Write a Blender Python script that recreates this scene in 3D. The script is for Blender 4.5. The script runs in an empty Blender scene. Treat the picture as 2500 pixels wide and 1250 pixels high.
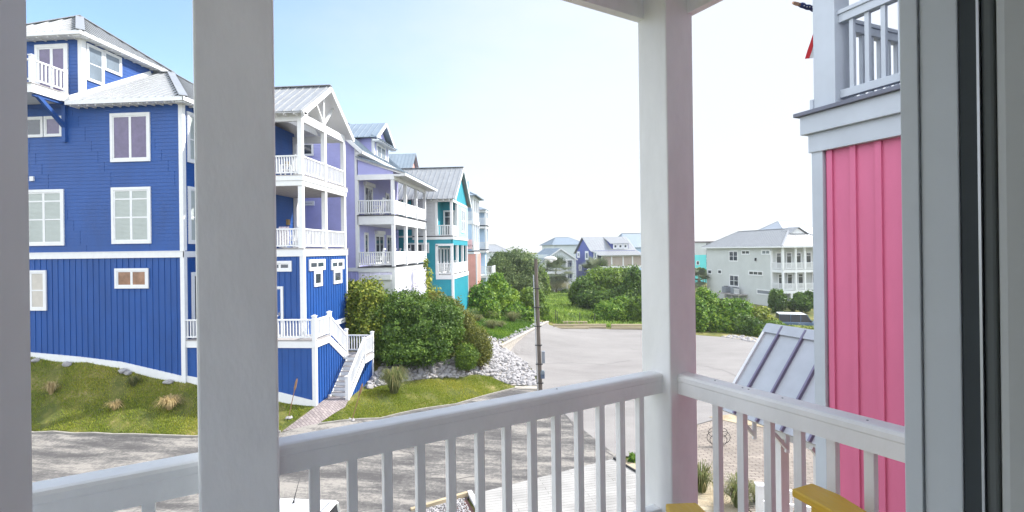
import bpy, bmesh, math, random
import numpy as np
from math import sin, cos, radians, pi, sqrt, hypot, atan2
from mathutils import Vector as V, Matrix
from mathutils.geometry import delaunay_2d_cdt
random.seed(7)
sc = bpy.context.scene
C = sc.collection
# ------------------------------------------------------------------ camera, sky, sun, exposure
CAM_Z, YAW, ROLL, F = 8.0, radians(4.7), 0.0129, 1223.0
cd = bpy.data.cameras.new('camera'); cam = bpy.data.objects.new('camera', cd); C.objects.link(cam)
cam.location = (0, 0, CAM_Z)
cam.rotation_euler = (Matrix.Rotation(YAW, 3, 'Z') @ Matrix.Rotation(pi/2, 3, 'X') @ Matrix.Rotation(-ROLL, 3, 'Z')).to_euler()
cd.sensor_width = 36; cd.lens = 36*F/2500; cd.shift_y = -14/2500
cd.clip_start = 0.02; cd.clip_end = 4000
sc.camera = cam
SUN_EL, SUN_AZ = radians(44), radians(67)          # azimuth clockwise from +Y
w = bpy.data.worlds.new('World'); sc.world = w; w.use_nodes = True
nt = w.node_tree; bg = nt.nodes['Background']
sky = nt.nodes.new('ShaderNodeTexSky'); sky.sky_type = 'NISHITA'; sky.sun_disc = False
sky.sun_elevation = SUN_EL; sky.sun_rotation = SUN_AZ; sky.dust_density = .6; sky.ozone_density = 1.6; sky.air_density = 1.0
bg.inputs[1].default_value = 0.15
# a bright veil of high haze over the half of the sky towards the sun, thinning out to blue on the left
def wn(t, **k):
    n = nt.nodes.new(t)
    for a, b in k.items(): setattr(n, a, b)
    return n
wtc = wn('ShaderNodeTexCoord'); wdot = wn('ShaderNodeVectorMath', operation='DOT_PRODUCT'); wdot.inputs[1].default_value = (.52, .85, -.22)
nt.links.new(wtc.outputs['Generated'], wdot.inputs[0])
wmp = wn('ShaderNodeMapping'); wmp.inputs['Scale'].default_value = (1, 1, 3); nt.links.new(wtc.outputs['Generated'], wmp.inputs[0])
wnz = wn('ShaderNodeTexNoise'); wnz.inputs['Scale'].default_value = 2.2; wnz.inputs['Detail'].default_value = 6; wnz.inputs['Roughness'].default_value = .55
nt.links.new(wmp.outputs[0], wnz.inputs[0])
wma = wn('ShaderNodeMath', operation='MULTIPLY_ADD'); wma.inputs[1].default_value = .45; nt.links.new(wnz.outputs[0], wma.inputs[0]); nt.links.new(wdot.outputs['Value'], wma.inputs[2])
wmr = wn('ShaderNodeMapRange', interpolation_type='SMOOTHSTEP'); wmr.inputs[1].default_value = .2; wmr.inputs[2].default_value = 1.1; wmr.inputs[3].default_value = .0; wmr.inputs[4].default_value = .97
nt.links.new(wma.outputs[0], wmr.inputs[0])
wmx = wn('ShaderNodeMix', data_type='RGBA'); wmx.inputs[7].default_value = (2.05, 2.16, 2.32, 1)
wpw = wn('ShaderNodeMath', operation='POWER'); wpw.inputs[1].default_value = 1.8; nt.links.new(wmr.outputs[0], wpw.inputs[0]); nt.links.new(wpw.outputs[0], wmx.inputs[0]); whs = wn('ShaderNodeHueSaturation'); whs.inputs['Saturation'].default_value = 1.05; whs.inputs['Value'].default_value = .72; nt.links.new(sky.outputs[0], whs.inputs['Color']); nt.links.new(whs.outputs[0], wmx.inputs[6]); 
# white brightness added to the unseen sky behind the viewer, to light the balcony
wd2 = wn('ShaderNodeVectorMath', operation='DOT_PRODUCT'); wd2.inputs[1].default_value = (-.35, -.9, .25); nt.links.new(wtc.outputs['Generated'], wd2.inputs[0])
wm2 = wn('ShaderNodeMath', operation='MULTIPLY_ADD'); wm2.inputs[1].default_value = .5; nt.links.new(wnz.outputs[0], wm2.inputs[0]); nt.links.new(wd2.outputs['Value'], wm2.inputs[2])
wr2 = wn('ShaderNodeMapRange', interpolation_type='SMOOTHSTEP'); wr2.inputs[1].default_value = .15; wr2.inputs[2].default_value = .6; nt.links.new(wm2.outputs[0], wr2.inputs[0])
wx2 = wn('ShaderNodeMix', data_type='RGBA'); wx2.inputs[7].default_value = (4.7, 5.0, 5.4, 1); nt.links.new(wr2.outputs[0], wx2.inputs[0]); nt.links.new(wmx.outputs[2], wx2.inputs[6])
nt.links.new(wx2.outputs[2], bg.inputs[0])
sl = bpy.data.lights.new('sun', 'SUN'); sl.energy = 2.8; sl.angle = radians(0.5); sl.color = (1, .95, .88)
sun = bpy.data.objects.new('sun', sl); C.objects.link(sun)
SD = V((sin(SUN_AZ)*cos(SUN_EL), cos(SUN_AZ)*cos(SUN_EL), sin(SUN_EL)))
sun.rotation_euler = SD.to_track_quat('Z', 'Y').to_euler(); sun.location = (30, 10, 40)
sc.view_settings.view_transform = 'Standard'; sc.view_settings.look = 'None'
sc.view_settings.gamma = 1; sc.view_settings.exposure = 1.66
sc.cycles.max_bounces = 6; sc.cycles.transparent_max_bounces = 6
sc.cycles.use_denoising = True

# ------------------------------------------------------------------ measuring helper (photo position + distance -> place)
FW = V((-sin(YAW), cos(YAW), 0)); RT = V((cos(YAW), sin(YAW), 0)); UP = V((0, 0, 1)); O = V((0, 0, CAM_Z))
def ray(u, v):
    a = (u-1250)/F; b = -(v-611)/F
    return FW + RT*(a*cos(ROLL)+b*sin(ROLL)) + UP*(-a*sin(ROLL)+b*cos(ROLL))
def atD(u, v, D): return O + ray(u, v)*D
def atY(u, v, Y): d = ray(u, v); return O + d*(Y/d.y)
def atX(u, v, X): d = ray(u, v); return O + d*(X/d.x)
def atZ(u, v, Z): d = ray(u, v); return O + d*((Z-CAM_Z)/d.z)
def atP(u, v, P, n): d = ray(u, v); return O + d*((P-O).dot(n)/d.dot(n))

# ------------------------------------------------------------------ materials
MATS = {}
def mat(name, col, rough=.6, var=.12, scale=3., metal=0., bump=0., bscale=40., spec=.5, streak=None, dirt=None, coat=0):
    if name in MATS: return MATS[name]
    m = bpy.data.materials.new(name); m.use_nodes = True; t = m.node_tree; n = t.nodes; L = t.links
    p = n['Principled BSDF']; p.inputs['Roughness'].default_value = rough; p.inputs['Metallic'].default_value = metal
    p.inputs['Specular IOR Level'].default_value = spec
    if coat: p.inputs['Coat Weight'].default_value = coat
    tc = n.new('ShaderNodeTexCoord'); mp = n.new('ShaderNodeMapping'); L.new(tc.outputs['Object'], mp.inputs[0])
    if streak: mp.inputs['Scale'].default_value = streak
    nz = n.new('ShaderNodeTexNoise'); nz.inputs['Scale'].default_value = scale; nz.inputs['Detail'].default_value = 6
    nz.inputs['Roughness'].default_value = .65
    L.new(mp.outputs[0], nz.inputs[0])
    cr = n.new('ShaderNodeValToRGB'); L.new(nz.outputs[0], cr.inputs[0])
    e = cr.color_ramp.elements; e[0].position = .3; e[1].position = .7
    c2 = dirt if dirt else tuple(max(0, c*(1-var)) for c in col)
    e[0].color = (*c2, 1); e[1].color = (*[min(1, c*(1+var*.5)) for c in col], 1)
    L.new(cr.outputs[0], p.inputs['Base Color'])
    if bump:
        nb = n.new('ShaderNodeTexNoise'); nb.inputs['Scale'].default_value = bscale; nb.inputs['Detail'].default_value = 4
        L.new(mp.outputs[0], nb.inputs[0])
        b = n.new('ShaderNodeBump'); b.inputs['Strength'].default_value = bump; b.inputs['Distance'].default_value = .02
        L.new(nb.outputs[0], b.inputs['Height']); L.new(b.outputs[0], p.inputs['Normal'])
    MATS[name] = m; return m
def leafmat(name, dark, mid, light, trans=.35):
    m = bpy.data.materials.new(name); m.use_nodes = True; t = m.node_tree; n = t.nodes; L = t.links
    p = n['Principled BSDF']; p.inputs['Roughness'].default_value = .55; p.inputs['Specular IOR Level'].default_value = .35
    at = n.new('ShaderNodeAttribute'); at.attribute_name = 'tint'
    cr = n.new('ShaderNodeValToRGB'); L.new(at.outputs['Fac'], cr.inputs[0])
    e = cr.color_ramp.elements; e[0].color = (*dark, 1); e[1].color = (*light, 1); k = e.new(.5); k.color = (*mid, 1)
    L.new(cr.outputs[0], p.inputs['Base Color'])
    tr = n.new('ShaderNodeBsdfTranslucent'); L.new(cr.outputs[0], tr.inputs[0])
    mx = n.new('ShaderNodeMixShader'); mx.inputs[0].default_value = trans
    L.new(p.outputs[0], mx.inputs[1]); L.new(tr.outputs[0], mx.inputs[2])
    L.new(mx.outputs[0], n['Material Output'].inputs[0]); MATS[name] = m; return m
def groundmat(name, cols, scales, stops=None, bump=.6, bscale=60, streak=(1, 1, 1), rot=0, rough=.95):
    """two noises of different size choosing between three colours"""
    m = bpy.data.materials.new(name); m.use_nodes = True; t = m.node_tree; n = t.nodes; L = t.links
    p = n['Principled BSDF']; p.inputs['Roughness'].default_value = rough; p.inputs['Specular IOR Level'].default_value = .2
    tc = n.new('ShaderNodeTexCoord'); mp = n.new('ShaderNodeMapping'); L.new(tc.outputs['Object'], mp.inputs[0])
    mp.inputs['Scale'].default_value = streak; mp.inputs['Rotation'].default_value = (0, 0, rot)
    a = n.new('ShaderNodeTexNoise'); a.inputs['Scale'].default_value = scales[0]; a.inputs['Detail'].default_value = 8; a.inputs['Roughness'].default_value = .7
    b = n.new('ShaderNodeTexNoise'); b.inputs['Scale'].default_value = scales[1]; b.inputs['Detail'].default_value = 5; b.inputs['Roughness'].default_value = .7
    L.new(mp.outputs[0], a.inputs[0]); L.new(tc.outputs['Object'], b.inputs[0])
    mx = n.new('ShaderNodeMath'); mx.operation = 'MULTIPLY_ADD'; mx.inputs[1].default_value = .35; L.new(b.outputs[0], mx.inputs[0])
    sb = n.new('ShaderNodeMath'); sb.operation = 'SUBTRACT'; sb.inputs[1].default_value = .175; L.new(a.outputs[0], sb.inputs[0]); L.new(sb.outputs[0], mx.inputs[2])
    cr = n.new('ShaderNodeValToRGB'); L.new(mx.outputs[0], cr.inputs[0]); e = cr.color_ramp.elements
    st = stops or (.35, .5, .65)
    e[0].position = st[0]; e[0].color = (*cols[0], 1); e[1].position = st[2]; e[1].color = (*cols[2], 1)
    k = e.new(st[1]); k.color = (*cols[1], 1)
    L.new(cr.outputs[0], p.inputs['Base Color'])
    nb = n.new('ShaderNodeTexNoise'); nb.inputs['Scale'].default_value = bscale; nb.inputs['Detail'].default_value = 5
    L.new(tc.outputs['Object'], nb.inputs[0])
    bp = n.new('ShaderNodeBump'); bp.inputs['Strength'].default_value = bump; bp.inputs['Distance'].default_value = .04
    L.new(nb.outputs[0], bp.inputs['Height']); L.new(bp.outputs[0], p.inputs['Normal'])
    MATS[name] = m; return m
def brickmat(name, c1, c2, mortar, bw, bh, rot=0, msize=.012, off=.5):
    m = bpy.data.materials.new(name); m.use_nodes = True; t = m.node_tree; n = t.nodes; L = t.links
    p = n['Principled BSDF']; p.inputs['Roughness'].default_value = .9; p.inputs['Specular IOR Level'].default_value = .2
    tc = n.new('ShaderNodeTexCoord'); mp = n.new('ShaderNodeMapping'); L.new(tc.outputs['Object'], mp.inputs[0]); mp.inputs['Rotation'].default_value = (0, 0, rot)
    b = n.new('ShaderNodeTexBrick'); L.new(mp.outputs[0], b.inputs[0]); b.offset = off
    b.inputs['Color1'].default_value = (*c1, 1); b.inputs['Color2'].default_value = (*c2, 1); b.inputs['Mortar'].default_value = (*mortar, 1)
    b.inputs['Scale'].default_value = 1; b.inputs['Mortar Size'].default_value = msize; b.inputs['Brick Width'].default_value = bw; b.inputs['Row Height'].default_value = bh
    nz = n.new('ShaderNodeTexNoise'); nz.inputs['Scale'].default_value = .8; nz.inputs['Detail'].default_value = 6; L.new(tc.outputs['Object'], nz.inputs[0])
    mr = n.new('ShaderNodeMapRange'); mr.inputs[1].default_value = .3; mr.inputs[2].default_value = .7; mr.inputs[3].default_value = .75; mr.inputs[4].default_value = 1.1; L.new(nz.outputs[0], mr.inputs[0])
    mx = n.new('ShaderNodeMix'); mx.data_type = 'RGBA'; mx.blend_type = 'MULTIPLY'; mx.inputs[0].default_value = 1
    L.new(b.outputs[0], mx.inputs[6]); L.new(mr.outputs[0], mx.inputs[7]); L.new(mx.outputs[2], p.inputs['Base Color'])
    bp = n.new('ShaderNodeBump'); bp.inputs['Strength'].default_value = .5; bp.inputs['Distance'].default_value = .01; bp.invert = True
    L.new(b.outputs['Fac'], bp.inputs['Height']); L.new(bp.outputs[0], p.inputs['Normal'])
    MATS[name] = m; return m
WHITE = mat('white_paint', (.68, .69, .7), .5, .06, 4, bump=.15, bscale=25)
WHITE_NEAR = mat('white_painted_timber', (.86, .855, .845), .45, .13, 2.5, bump=.08, bscale=45, streak=(1, 1, .4))
BLUE = mat('blue_siding_paint', (.005, .062, .26), .55, .18, 1.2, bump=.2, bscale=8, streak=(1, 1, .4))
LAV = mat('lavender_siding_paint', (.37, .375, .68), .6, .1, 1.2, bump=.2, bscale=8)
LAVPALE = mat('pale_lavender_paint', (.7, .68, .82), .6, .08, 1.2)
TEAL = mat('teal_siding_paint', (.01, .25, .32), .6, .14, 1.2, bump=.15, bscale=8)
AQUA = mat('pale_aqua_paint', (.3, .72, .74), .6, .08, 1.5)
CORAL = mat('coral_paint', (.75, .36, .31), .6, .1, 1.)
SKYB = mat('pale_blue_paint', (.42, .56, .72), .6, .1, 1.)
PURP = mat('violet_blue_paint', (.065, .085, .3), .6, .1, .5)
GREIGE = mat('greige_siding_paint', (.5, .52, .51), .65, .08, .6)
GRAYW = mat('grey_green_siding', (.52, .57, .58), .65, .08, .6)
TURQ = mat('turquoise_stucco', (.12, .62, .62), .7, .08, .5)
PINK = mat('pink_siding_paint', (.62, .14, .27), .5, .12, 1.5, bump=.2, bscale=12, streak=(1, 1, .3))
ROOF = mat('standing_seam_metal', (.3, .31, .32), .45, .14, 2., metal=.3)
ROOFB = mat('blue_grey_seam_metal', (.23, .28, .33), .45, .14, 1., metal=.25)
ROOFD = mat('hood_roof_metal', (.4, .43, .47), .5, .1, 3., metal=0)
SEAM = mat('dark_seam_metal', (.2, .18, .26), .4, .1, 3., metal=.3)
DARK = mat('dark_gap', (.02, .022, .03), .8, .1)
GLASS = mat('dark_window_glass', (.035, .045, .06), .06, .3, 2., spec=.9)
GLASSV = mat('violet_window_glass', (.085, .06, .15), .1, .3, 3., spec=.8)
GLASSB = mat('grey_blue_glass', (.16, .2, .24), .1, .25, 1.5, spec=.8)
def slats(name, c1, c2, step):
    m = mat(name, c1, .4, .08, 2); t = m.node_tree; n = t.nodes; tc = n.new('ShaderNodeTexCoord'); wv = n.new('ShaderNodeTexWave'); wv.wave_type = 'BANDS'; wv.bands_direction = 'Z'
    wv.inputs['Scale'].default_value = 1/step*.314; wv.inputs['Distortion'].default_value = .3; t.links.new(tc.outputs['Object'], wv.inputs[0])
    bp = n.new('ShaderNodeBump'); bp.inputs['Strength'].default_value = .45; bp.inputs['Distance'].default_value = .015; t.links.new(wv.outputs[1], bp.inputs['Height']); t.links.new(bp.outputs[0], n['Principled BSDF'].inputs['Normal'])
    return m
BLIND = slats('pale_shutter_slats', (.38, .42, .4), None, .06)
CURT = mat('beige_screen', (.36, .31, .27), .8, .1, 1)
DECKW = mat('weathered_deck_wood', (.33, .31, .3), .85, .25, 4, bump=.3, bscale=30)
WOODG = mat('grey_pole_wood', (.12, .1, .085), .9, .4, 6, bump=.5, bscale=40, streak=(1, 1, .15))
METAL = mat('galvanised_metal', (.55, .57, .6), .4, .1, 6, metal=.7)
BOXG = mat('grey_enclosure', (.2, .22, .25), .5, .2, 6)
BLACK = mat('black_plastic', (.015, .015, .018), .45, .2, 8)
YELLOW = mat('yellow_chair_paint', (.7, .44, .035), .38, .14, 5, bump=.25, bscale=60, streak=(1, .2, 1))
CARW = mat('white_car_paint', (.75, .77, .78), .25, .03, 1, coat=.6)
CARB = mat('slate_blue_car_paint', (.07, .12, .2), .25, .1, 1, coat=.6)
TYRE = mat('tyre_rubber', (.02, .02, .02), .8)
CHROME = mat('bright_metal', (.6, .6, .62), .25, .05, 3, metal=.9)
REDP = mat('red_lamp', (.5, .02, .02), .3)
LIGHTG = mat('lamp_glass', (.7, .7, .66), .2)
ROCKM = mat('pale_riprap_stone', (.33, .32, .325), .9, .35, 5, bump=.7, bscale=18)
BLOCKM = mat('concrete_block', (.36, .33, .29), .9, .2, 2, bump=.5, bscale=25)
TIMBERM = mat('weathered_landscape_timber', (.36, .3, .2), .9, .35, 2, bump=.5, bscale=30, streak=(.15, 1, 1))
TRUNK = mat('bark', (.13, .1, .075), .9, .4, 5, bump=.6, bscale=20)
INTER = mat('interior_pale_paint', (.84, .86, .87), .6, .08, 2)
JAMB = mat('door_frame_paint', (.68, .71, .73), .5, .06, 3)
CEILP = mat('soffit_paint', (.8, .81, .83), .6, .05, 2)
FLAGR = mat('flag_red', (.6, .03, .04), .8); FLAGB = mat('flag_navy', (.02, .03, .12), .8); FLAGW = mat('flag_white', (.8, .8, .8), .8)
COPPER = mat('copper_finial', (.5, .3, .2), .4, .1, metal=.5)
TORCH = mat('bamboo_torch', (.25, .14, .08), .8, .3, 8)
TOWEL = mat('pink_towel', (.8, .5, .52), .9)
INK = mat('dark_lettering', (.08, .02, .04), .8)
G_DARK = leafmat('dark_evergreen_leaves', (0.0288, 0.0667, 0.0131), (0.0641, 0.133, 0.0187), (0.143, 0.228, 0.0281))
G_MID = leafmat('mid_green_leaves', (0.0448, 0.093, 0.0126), (0.105, 0.185, 0.0198), (0.239, 0.334, 0.036))
G_YEL = leafmat('yellow_green_leaves', (0.0462, 0.0853, 0.0108), (0.158, 0.217, 0.0216), (0.436, 0.423, 0.0648))
G_VINE = leafmat('vine_leaves', (0.0277, 0.0798, 0.0104), (0.0966, 0.206, 0.0173), (0.277, 0.389, 0.0347))
G_BLUE = leafmat('grey_green_leaves', (0.0501, 0.0888, 0.0338), (0.117, 0.178, 0.0563), (0.251, 0.312, 0.102))
G_OLIVE = leafmat('olive_leaves', (0.0624, 0.0785, 0.0129), (0.138, 0.157, 0.0215), (0.25, 0.225, 0.0429))
G_PALM = leafmat('palm_fronds', (0.072, 0.096, 0.06), (0.144, 0.18, 0.096), (0.36, 0.324, 0.168))
G_STRAW = leafmat('dry_straw', (.28, .2, .09), (.45, .34, .16), (.62, .5, .27), .25)
G_TUFT = leafmat('ornamental_grass', (0.054, 0.08, 0.024), (0.126, 0.152, 0.048), (0.324, 0.272, 0.128))
G_LAWN = leafmat('lawn_blades', (0.122, 0.185, 0.0156), (0.244, 0.293, 0.026), (0.471, 0.416, 0.0624))
G_FIELD = leafmat('field_weeds', (0.0816, 0.16, 0.0176), (0.204, 0.318, 0.0396), (0.367, 0.449, 0.088))

# ------------------------------------------------------------------ mesh helpers: everything is authored in world coordinates
class Fr:                                     # a level frame: local x, y, z -> world
    def __init__(s, o, rz=0.):
        s.o = V(o); s.rz = rz; s.x = V((cos(rz), sin(rz), 0)); s.y = V((-sin(rz), cos(rz), 0))
    def w(s, x, y, z): return s.o + s.x*x + s.y*y + UP*z
W0 = Fr((0, 0, 0))
class MB:
    def __init__(s): s.v = []; s.f = []; s.m = []; s.smooth = False
    def add(s, vs, fs, mi=0):
        b = len(s.v); s.v += [tuple(q) for q in vs]; s.f += [tuple(b+i for i in f) for f in fs]; s.m += [mi]*len(fs); return s
    def hexa(s, a, mi=0):                     # 8 corners: bottom ring then top ring
        return s.add(a, [(3, 2, 1, 0), (4, 5, 6, 7), (0, 1, 5, 4), (1, 2, 6, 5), (2, 3, 7, 6), (3, 0, 4, 7)], mi)
    def box(s, x0, x1, y0, y1, z0, z1, fr=W0, mi=0):
        q = [(x0, y0), (x1, y0), (x1, y1), (x0, y1)]
        return s.hexa([fr.w(x, y, z0) for x, y in q]+[fr.w(x, y, z1) for x, y in q], mi)
    def on(s, o, u, n, s0, s1, t0, t1, d0, d1, mi=0):   # box on a wall: s along u, t up, d outward
        q = [(s0, d0), (s1, d0), (s1, d1), (s0, d1)]
        return s.hexa([o+u*a+n*d+UP*t0 for a, d in q]+[o+u*a+n*d+UP*t1 for a, d in q], mi)
    def bar(s, p, q, w, h, up=UP, mi=0):
        p = V(p); q = V(q); d = (q-p).normalized(); r = d.cross(up)
        if r.length < 1e-4: r = d.cross(V((1, 0, 0)))
        r.normalize(); t = r.cross(d)
        r = r*(w/2); t = t*(h/2)
        return s.hexa([p-r-t, p+r-t, q+r-t, q-r-t, p-r+t, p+r+t, q+r+t, q-r+t], mi)
    def prism(s, pts, ext, mi=0):             # planar polygon swept by vector ext
        n = len(pts); a = [V(p) for p in pts]; b = [p+V(ext) for p in a]
        return s.add(a+b, [tuple(range(n))[::-1], tuple(range(n, 2*n))]+[(i, (i+1) % n, n+(i+1) % n, n+i) for i in range(n)], mi)
    def tube(s, path, r, seg=8, mi=0, cap=True):
        path = [V(p) for p in path]; rs = r if isinstance(r, (list, tuple)) else [r]*len(path); vs = []; fs = []
        for i, p in enumerate(path):
            d = (path[min(i+1, len(path)-1)]-path[max(i-1, 0)]).normalized()
            a = d.cross(V((.3, .9, .1))); a = a.normalized() if a.length > .01 else V((1, 0, 0)); b = d.cross(a)
            vs += [p+a*(rs[i]*cos(2*pi*k/seg))+b*(rs[i]*sin(2*pi*k/seg)) for k in range(seg)]
        for i in range(len(path)-1):
            fs += [(i*seg+k, i*seg+(k+1) % seg, (i+1)*seg+(k+1) % seg, (i+1)*seg+k) for k in range(seg)]
        if cap: fs += [tuple(range(seg))[::-1], tuple((len(path)-1)*seg+k for k in range(seg))]
        return s.add(vs, fs, mi)
    def build_each(s, name, m, parent=None, **k):
        for i in range(0, len(s.v), 8):
            q = MB(); q.hexa(s.v[i:i+8]); q.build(name, m, parent, **k)
    def build(s, name, m, parent=None, bevel=0, smooth=False):
        me = bpy.data.meshes.new(name); inv = WM[parent.name].inverted() if parent else Matrix.Identity(4)
        me.from_pydata([inv @ V(q) for q in s.v], [], s.f)
        for mm in (m if isinstance(m, (list, tuple)) else [m]): me.materials.append(mm)
        if any(s.m): me.polygons.foreach_set('material_index', s.m)
        me.validate()
        bm = bmesh.new(); bm.from_mesh(me); bmesh.ops.recalc_face_normals(bm, faces=bm.faces); bm.to_mesh(me); bm.free()
        if smooth: me.polygons.foreach_set('use_smooth', [True]*len(me.polygons))
        me.update()
        o = bpy.data.objects.new(name, me); C.objects.link(o)
        if parent: o.parent = parent; WM[o.name] = WM[parent.name]
        else: WM[o.name] = Matrix.Identity(4)
        if bevel:
            b = o.modifiers.new('edge', 'BEVEL'); b.width = bevel; b.segments = 2; b.limit_method = 'ANGLE'
        return o
WM = {}
def tag(o, label=None, cat=None, group=None, kind=None):
    for k, x in (('label', label), ('category', cat), ('group', group), ('kind', kind)):
        if x: o[k] = x
    return o
def thing(name, loc, label, cat, rz=0., group=None):
    o = bpy.data.objects.new(name, None); C.objects.link(o); o.location = loc; o.rotation_euler = (0, 0, rz)
    o.empty_display_size = .3
    WM[o.name] = Matrix.Translation(V(loc)) @ Matrix.Rotation(rz, 4, 'Z'); return tag(o, label, cat, group)
def np_mesh(name, verts, faces, m, parent=None, tint=None):
    me = bpy.data.meshes.new(name); verts = np.asarray(verts, dtype=np.float32); faces = np.asarray(faces, dtype=np.int32)
    if parent:
        l = WM[parent.name].inverted(); A = np.array(l.to_3x3(), dtype=np.float32); verts = verts @ A.T + np.array(l.translation, dtype=np.float32)
    k = faces.shape[1]; me.vertices.add(len(verts)); me.vertices.foreach_set('co', verts.ravel())
    me.loops.add(faces.size); me.loops.foreach_set('vertex_index', faces.ravel())
    me.polygons.add(len(faces)); me.polygons.foreach_set('loop_start', np.arange(0, faces.size, k, dtype=np.int32))
    me.update(calc_edges=True)
    if tint is not None:
        a = me.attributes.new('tint', 'FLOAT', 'FACE'); a.data.foreach_set('value', np.asarray(tint, dtype=np.float32))
    me.materials.append(m)
    o = bpy.data.objects.new(name, me); C.objects.link(o)
    if parent: o.parent = parent; WM[o.name] = WM[parent.name]
    else: WM[o.name] = Matrix.Identity(4)
    return o

# ------------------------------------------------------------------ building pieces
def lap(mb, p, q, z0, z1, n, course=.17, span=None, th=.014):
    """lap siding from p to q (plan points); span(z) -> (s0, s1) trims it, as under a gable"""
    p = V((p[0], p[1], 0)); q = V((q[0], q[1], 0)); L = (q-p).length; u = (q-p)/L; n = V(n); z = z0
    while z < z1-.001:
        t = min(z+course, z1); a0, a1 = span(z) if span else (0, L); b0, b1 = span(t) if span else (0, L)
        if a1-a0 > .01:
            A = [p+u*a0+n*th+UP*z, p+u*a1+n*th+UP*z, p+u*b1+n*.002+UP*t, p+u*b0+n*.002+UP*t]
            mb.add(A+[p+u*a0+UP*z, p+u*a1+UP*z], [(0, 1, 2, 3), (4, 5, 1, 0)])
            if not span and course < .25 and L > 4:
                for q_ in range(int(L/3.2)):
                    s_ = (q_+((int(z*57) % 10)/10))*3.2+.3
                    if s_ < L-.1: mb.on(p, u, n, s_-.004, s_+.004, z+.002, t, .004, th+.0015, 1)
        z = t
def battens(mb, p, q, z0, z1, n, step=.3, w=.05, th=.025, top=None):
    p = V((p[0], p[1], 0)); q = V((q[0], q[1], 0)); L = (q-p).length; u = (q-p)/L; n = V(n)
    z1b = (lambda s: z1) if top is None else top
    mb.add([p+UP*z0, q+UP*z0, q+UP*z1b(L), p+UP*z1b(0)], [(0, 1, 2, 3)])
    s = step/2
    while s < L-.03:
        mb.on(p, u, n, s-w/2, s+w/2, z0, z1b(s), -.001, th); s += step
def window(root, o, u, n, w, h, cols=2, rows=(), trim=.1, pane=None, name='window', proud=.068, colw=None, label=None):
    """o = lower left corner of the outer trim seen from outside"""
    o = V(o); u = V(u); n = V(n); mb = MB(); pane = pane or GLASS
    mb.on(o, u, n, 0, w, 0, trim, .003, proud); mb.on(o, u, n, 0, w, h-trim, h, .003, proud)
    mb.on(o, u, n, 0, trim, trim, h-trim, .003, proud); mb.on(o, u, n, w-trim, w, trim, h-trim, .003, proud)
    iw = w-2*trim; f = max(.025, trim*.45); cw = iw/cols; ih = h-2*trim
    for i in range(cols):
        a = trim+i*cw; b = a+cw
        g = f if cols > 1 else f*.8
        mb.on(o, u, n, a, a+g, trim, h-trim, .003, proud*.7); mb.on(o, u, n, b-g, b, trim, h-trim, .003, proud*.7)
        mb.on(o, u, n, a+g, b-g, trim, trim+g, .003, proud*.7); mb.on(o, u, n, a+g, b-g, h-trim-g, h-trim, .003, proud*.7)
        for r in rows:
            z = trim+ih*r; mb.on(o, u, n, a+g, b-g, z-g*.55, z+g*.55, .003, proud*.65)
    fo = mb.build(name, WHITE, root)
    if label: fo['label'] = label
    g = MB(); g.add([o+u*trim+n*.034+UP*trim, o+u*(w-trim)+n*.034+UP*trim, o+u*(w-trim)+n*.034+UP*(h-trim), o+u*trim+n*.034+UP*(h-trim)], [(0, 1, 2, 3)])
    g.build('pane', pane, fo); return fo
def win_px(root, u0, v0, u1, v1, P, n, ud, **k):
    """window whose outer trim covers the photo rectangle on the wall plane (P, n); ud = wall direction left to right"""
    P = V(P); n = V(n); ud = V(ud)
    m = (v0+v1)/2; a = atP(u0, m, P, n); b = atP(u1, m, P, n); s = (b-a).dot(ud)
    zb = (atP(u0, v1, P, n).z+atP(u1, v1, P, n).z)/2; zt = (atP(u0, v0, P, n).z+atP(u1, v0, P, n).z)/2
    return window(root, (a.x, a.y, zb), ud, n, s, zt-zb, **k)
def railing(root, p, q, h=.95, sp=.125, bw=.04, name='railing', m=None, low=.1, top=.07, tw=.09, posts=0, pw=.11, ph=1.1):
    p = V(p); q = V(q); mb = MB(); L = hypot(q.x-p.x, q.y-p.y); u = (q-p)/L
    d = V((u.x, u.y, 0))
    mb.bar(p+UP*(h-top/2), q+UP*(h-top/2), tw, top); mb.bar(p+UP*(low+.03), q+UP*(low+.03), .05, .07)
    k = max(1, int(L/sp)); g = L/k
    for i in range(k):
        c = p+u*((i+.5)*g); r = d*(bw/2); t = V((-d.y, d.x, 0))*(bw/2); sl_ = u.z*bw/2
        mb.hexa([c-r-t+UP*(low+.06-sl_), c+r-t+UP*(low+.06+sl_), c+r+t+UP*(low+.06+sl_), c-r+t+UP*(low+.06-sl_),
                 c-r-t+UP*(h-top-sl_), c+r-t+UP*(h-top+sl_), c+r+t+UP*(h-top+sl_), c-r+t+UP*(h-top-sl_)])
    return mb.build(name, m or WHITE, root)
def post(root, x, y, z0, z1, s=.2, fr=W0, name='post', m=None, cap=0):
    mb = MB(); mb.box(x-s/2, x+s/2, y-s/2, y+s/2, z0, z1, fr)
    if cap: mb.box(x-s/2-.025, x+s/2+.025, y-s/2-.025, y+s/2+.025, z1, z1+.04, fr); mb.box(x-s*.3, x+s*.3, y-s*.3, y+s*.3, z1+.04, z1+.07, fr)
    return mb.build(name, m or WHITE, root)
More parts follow.
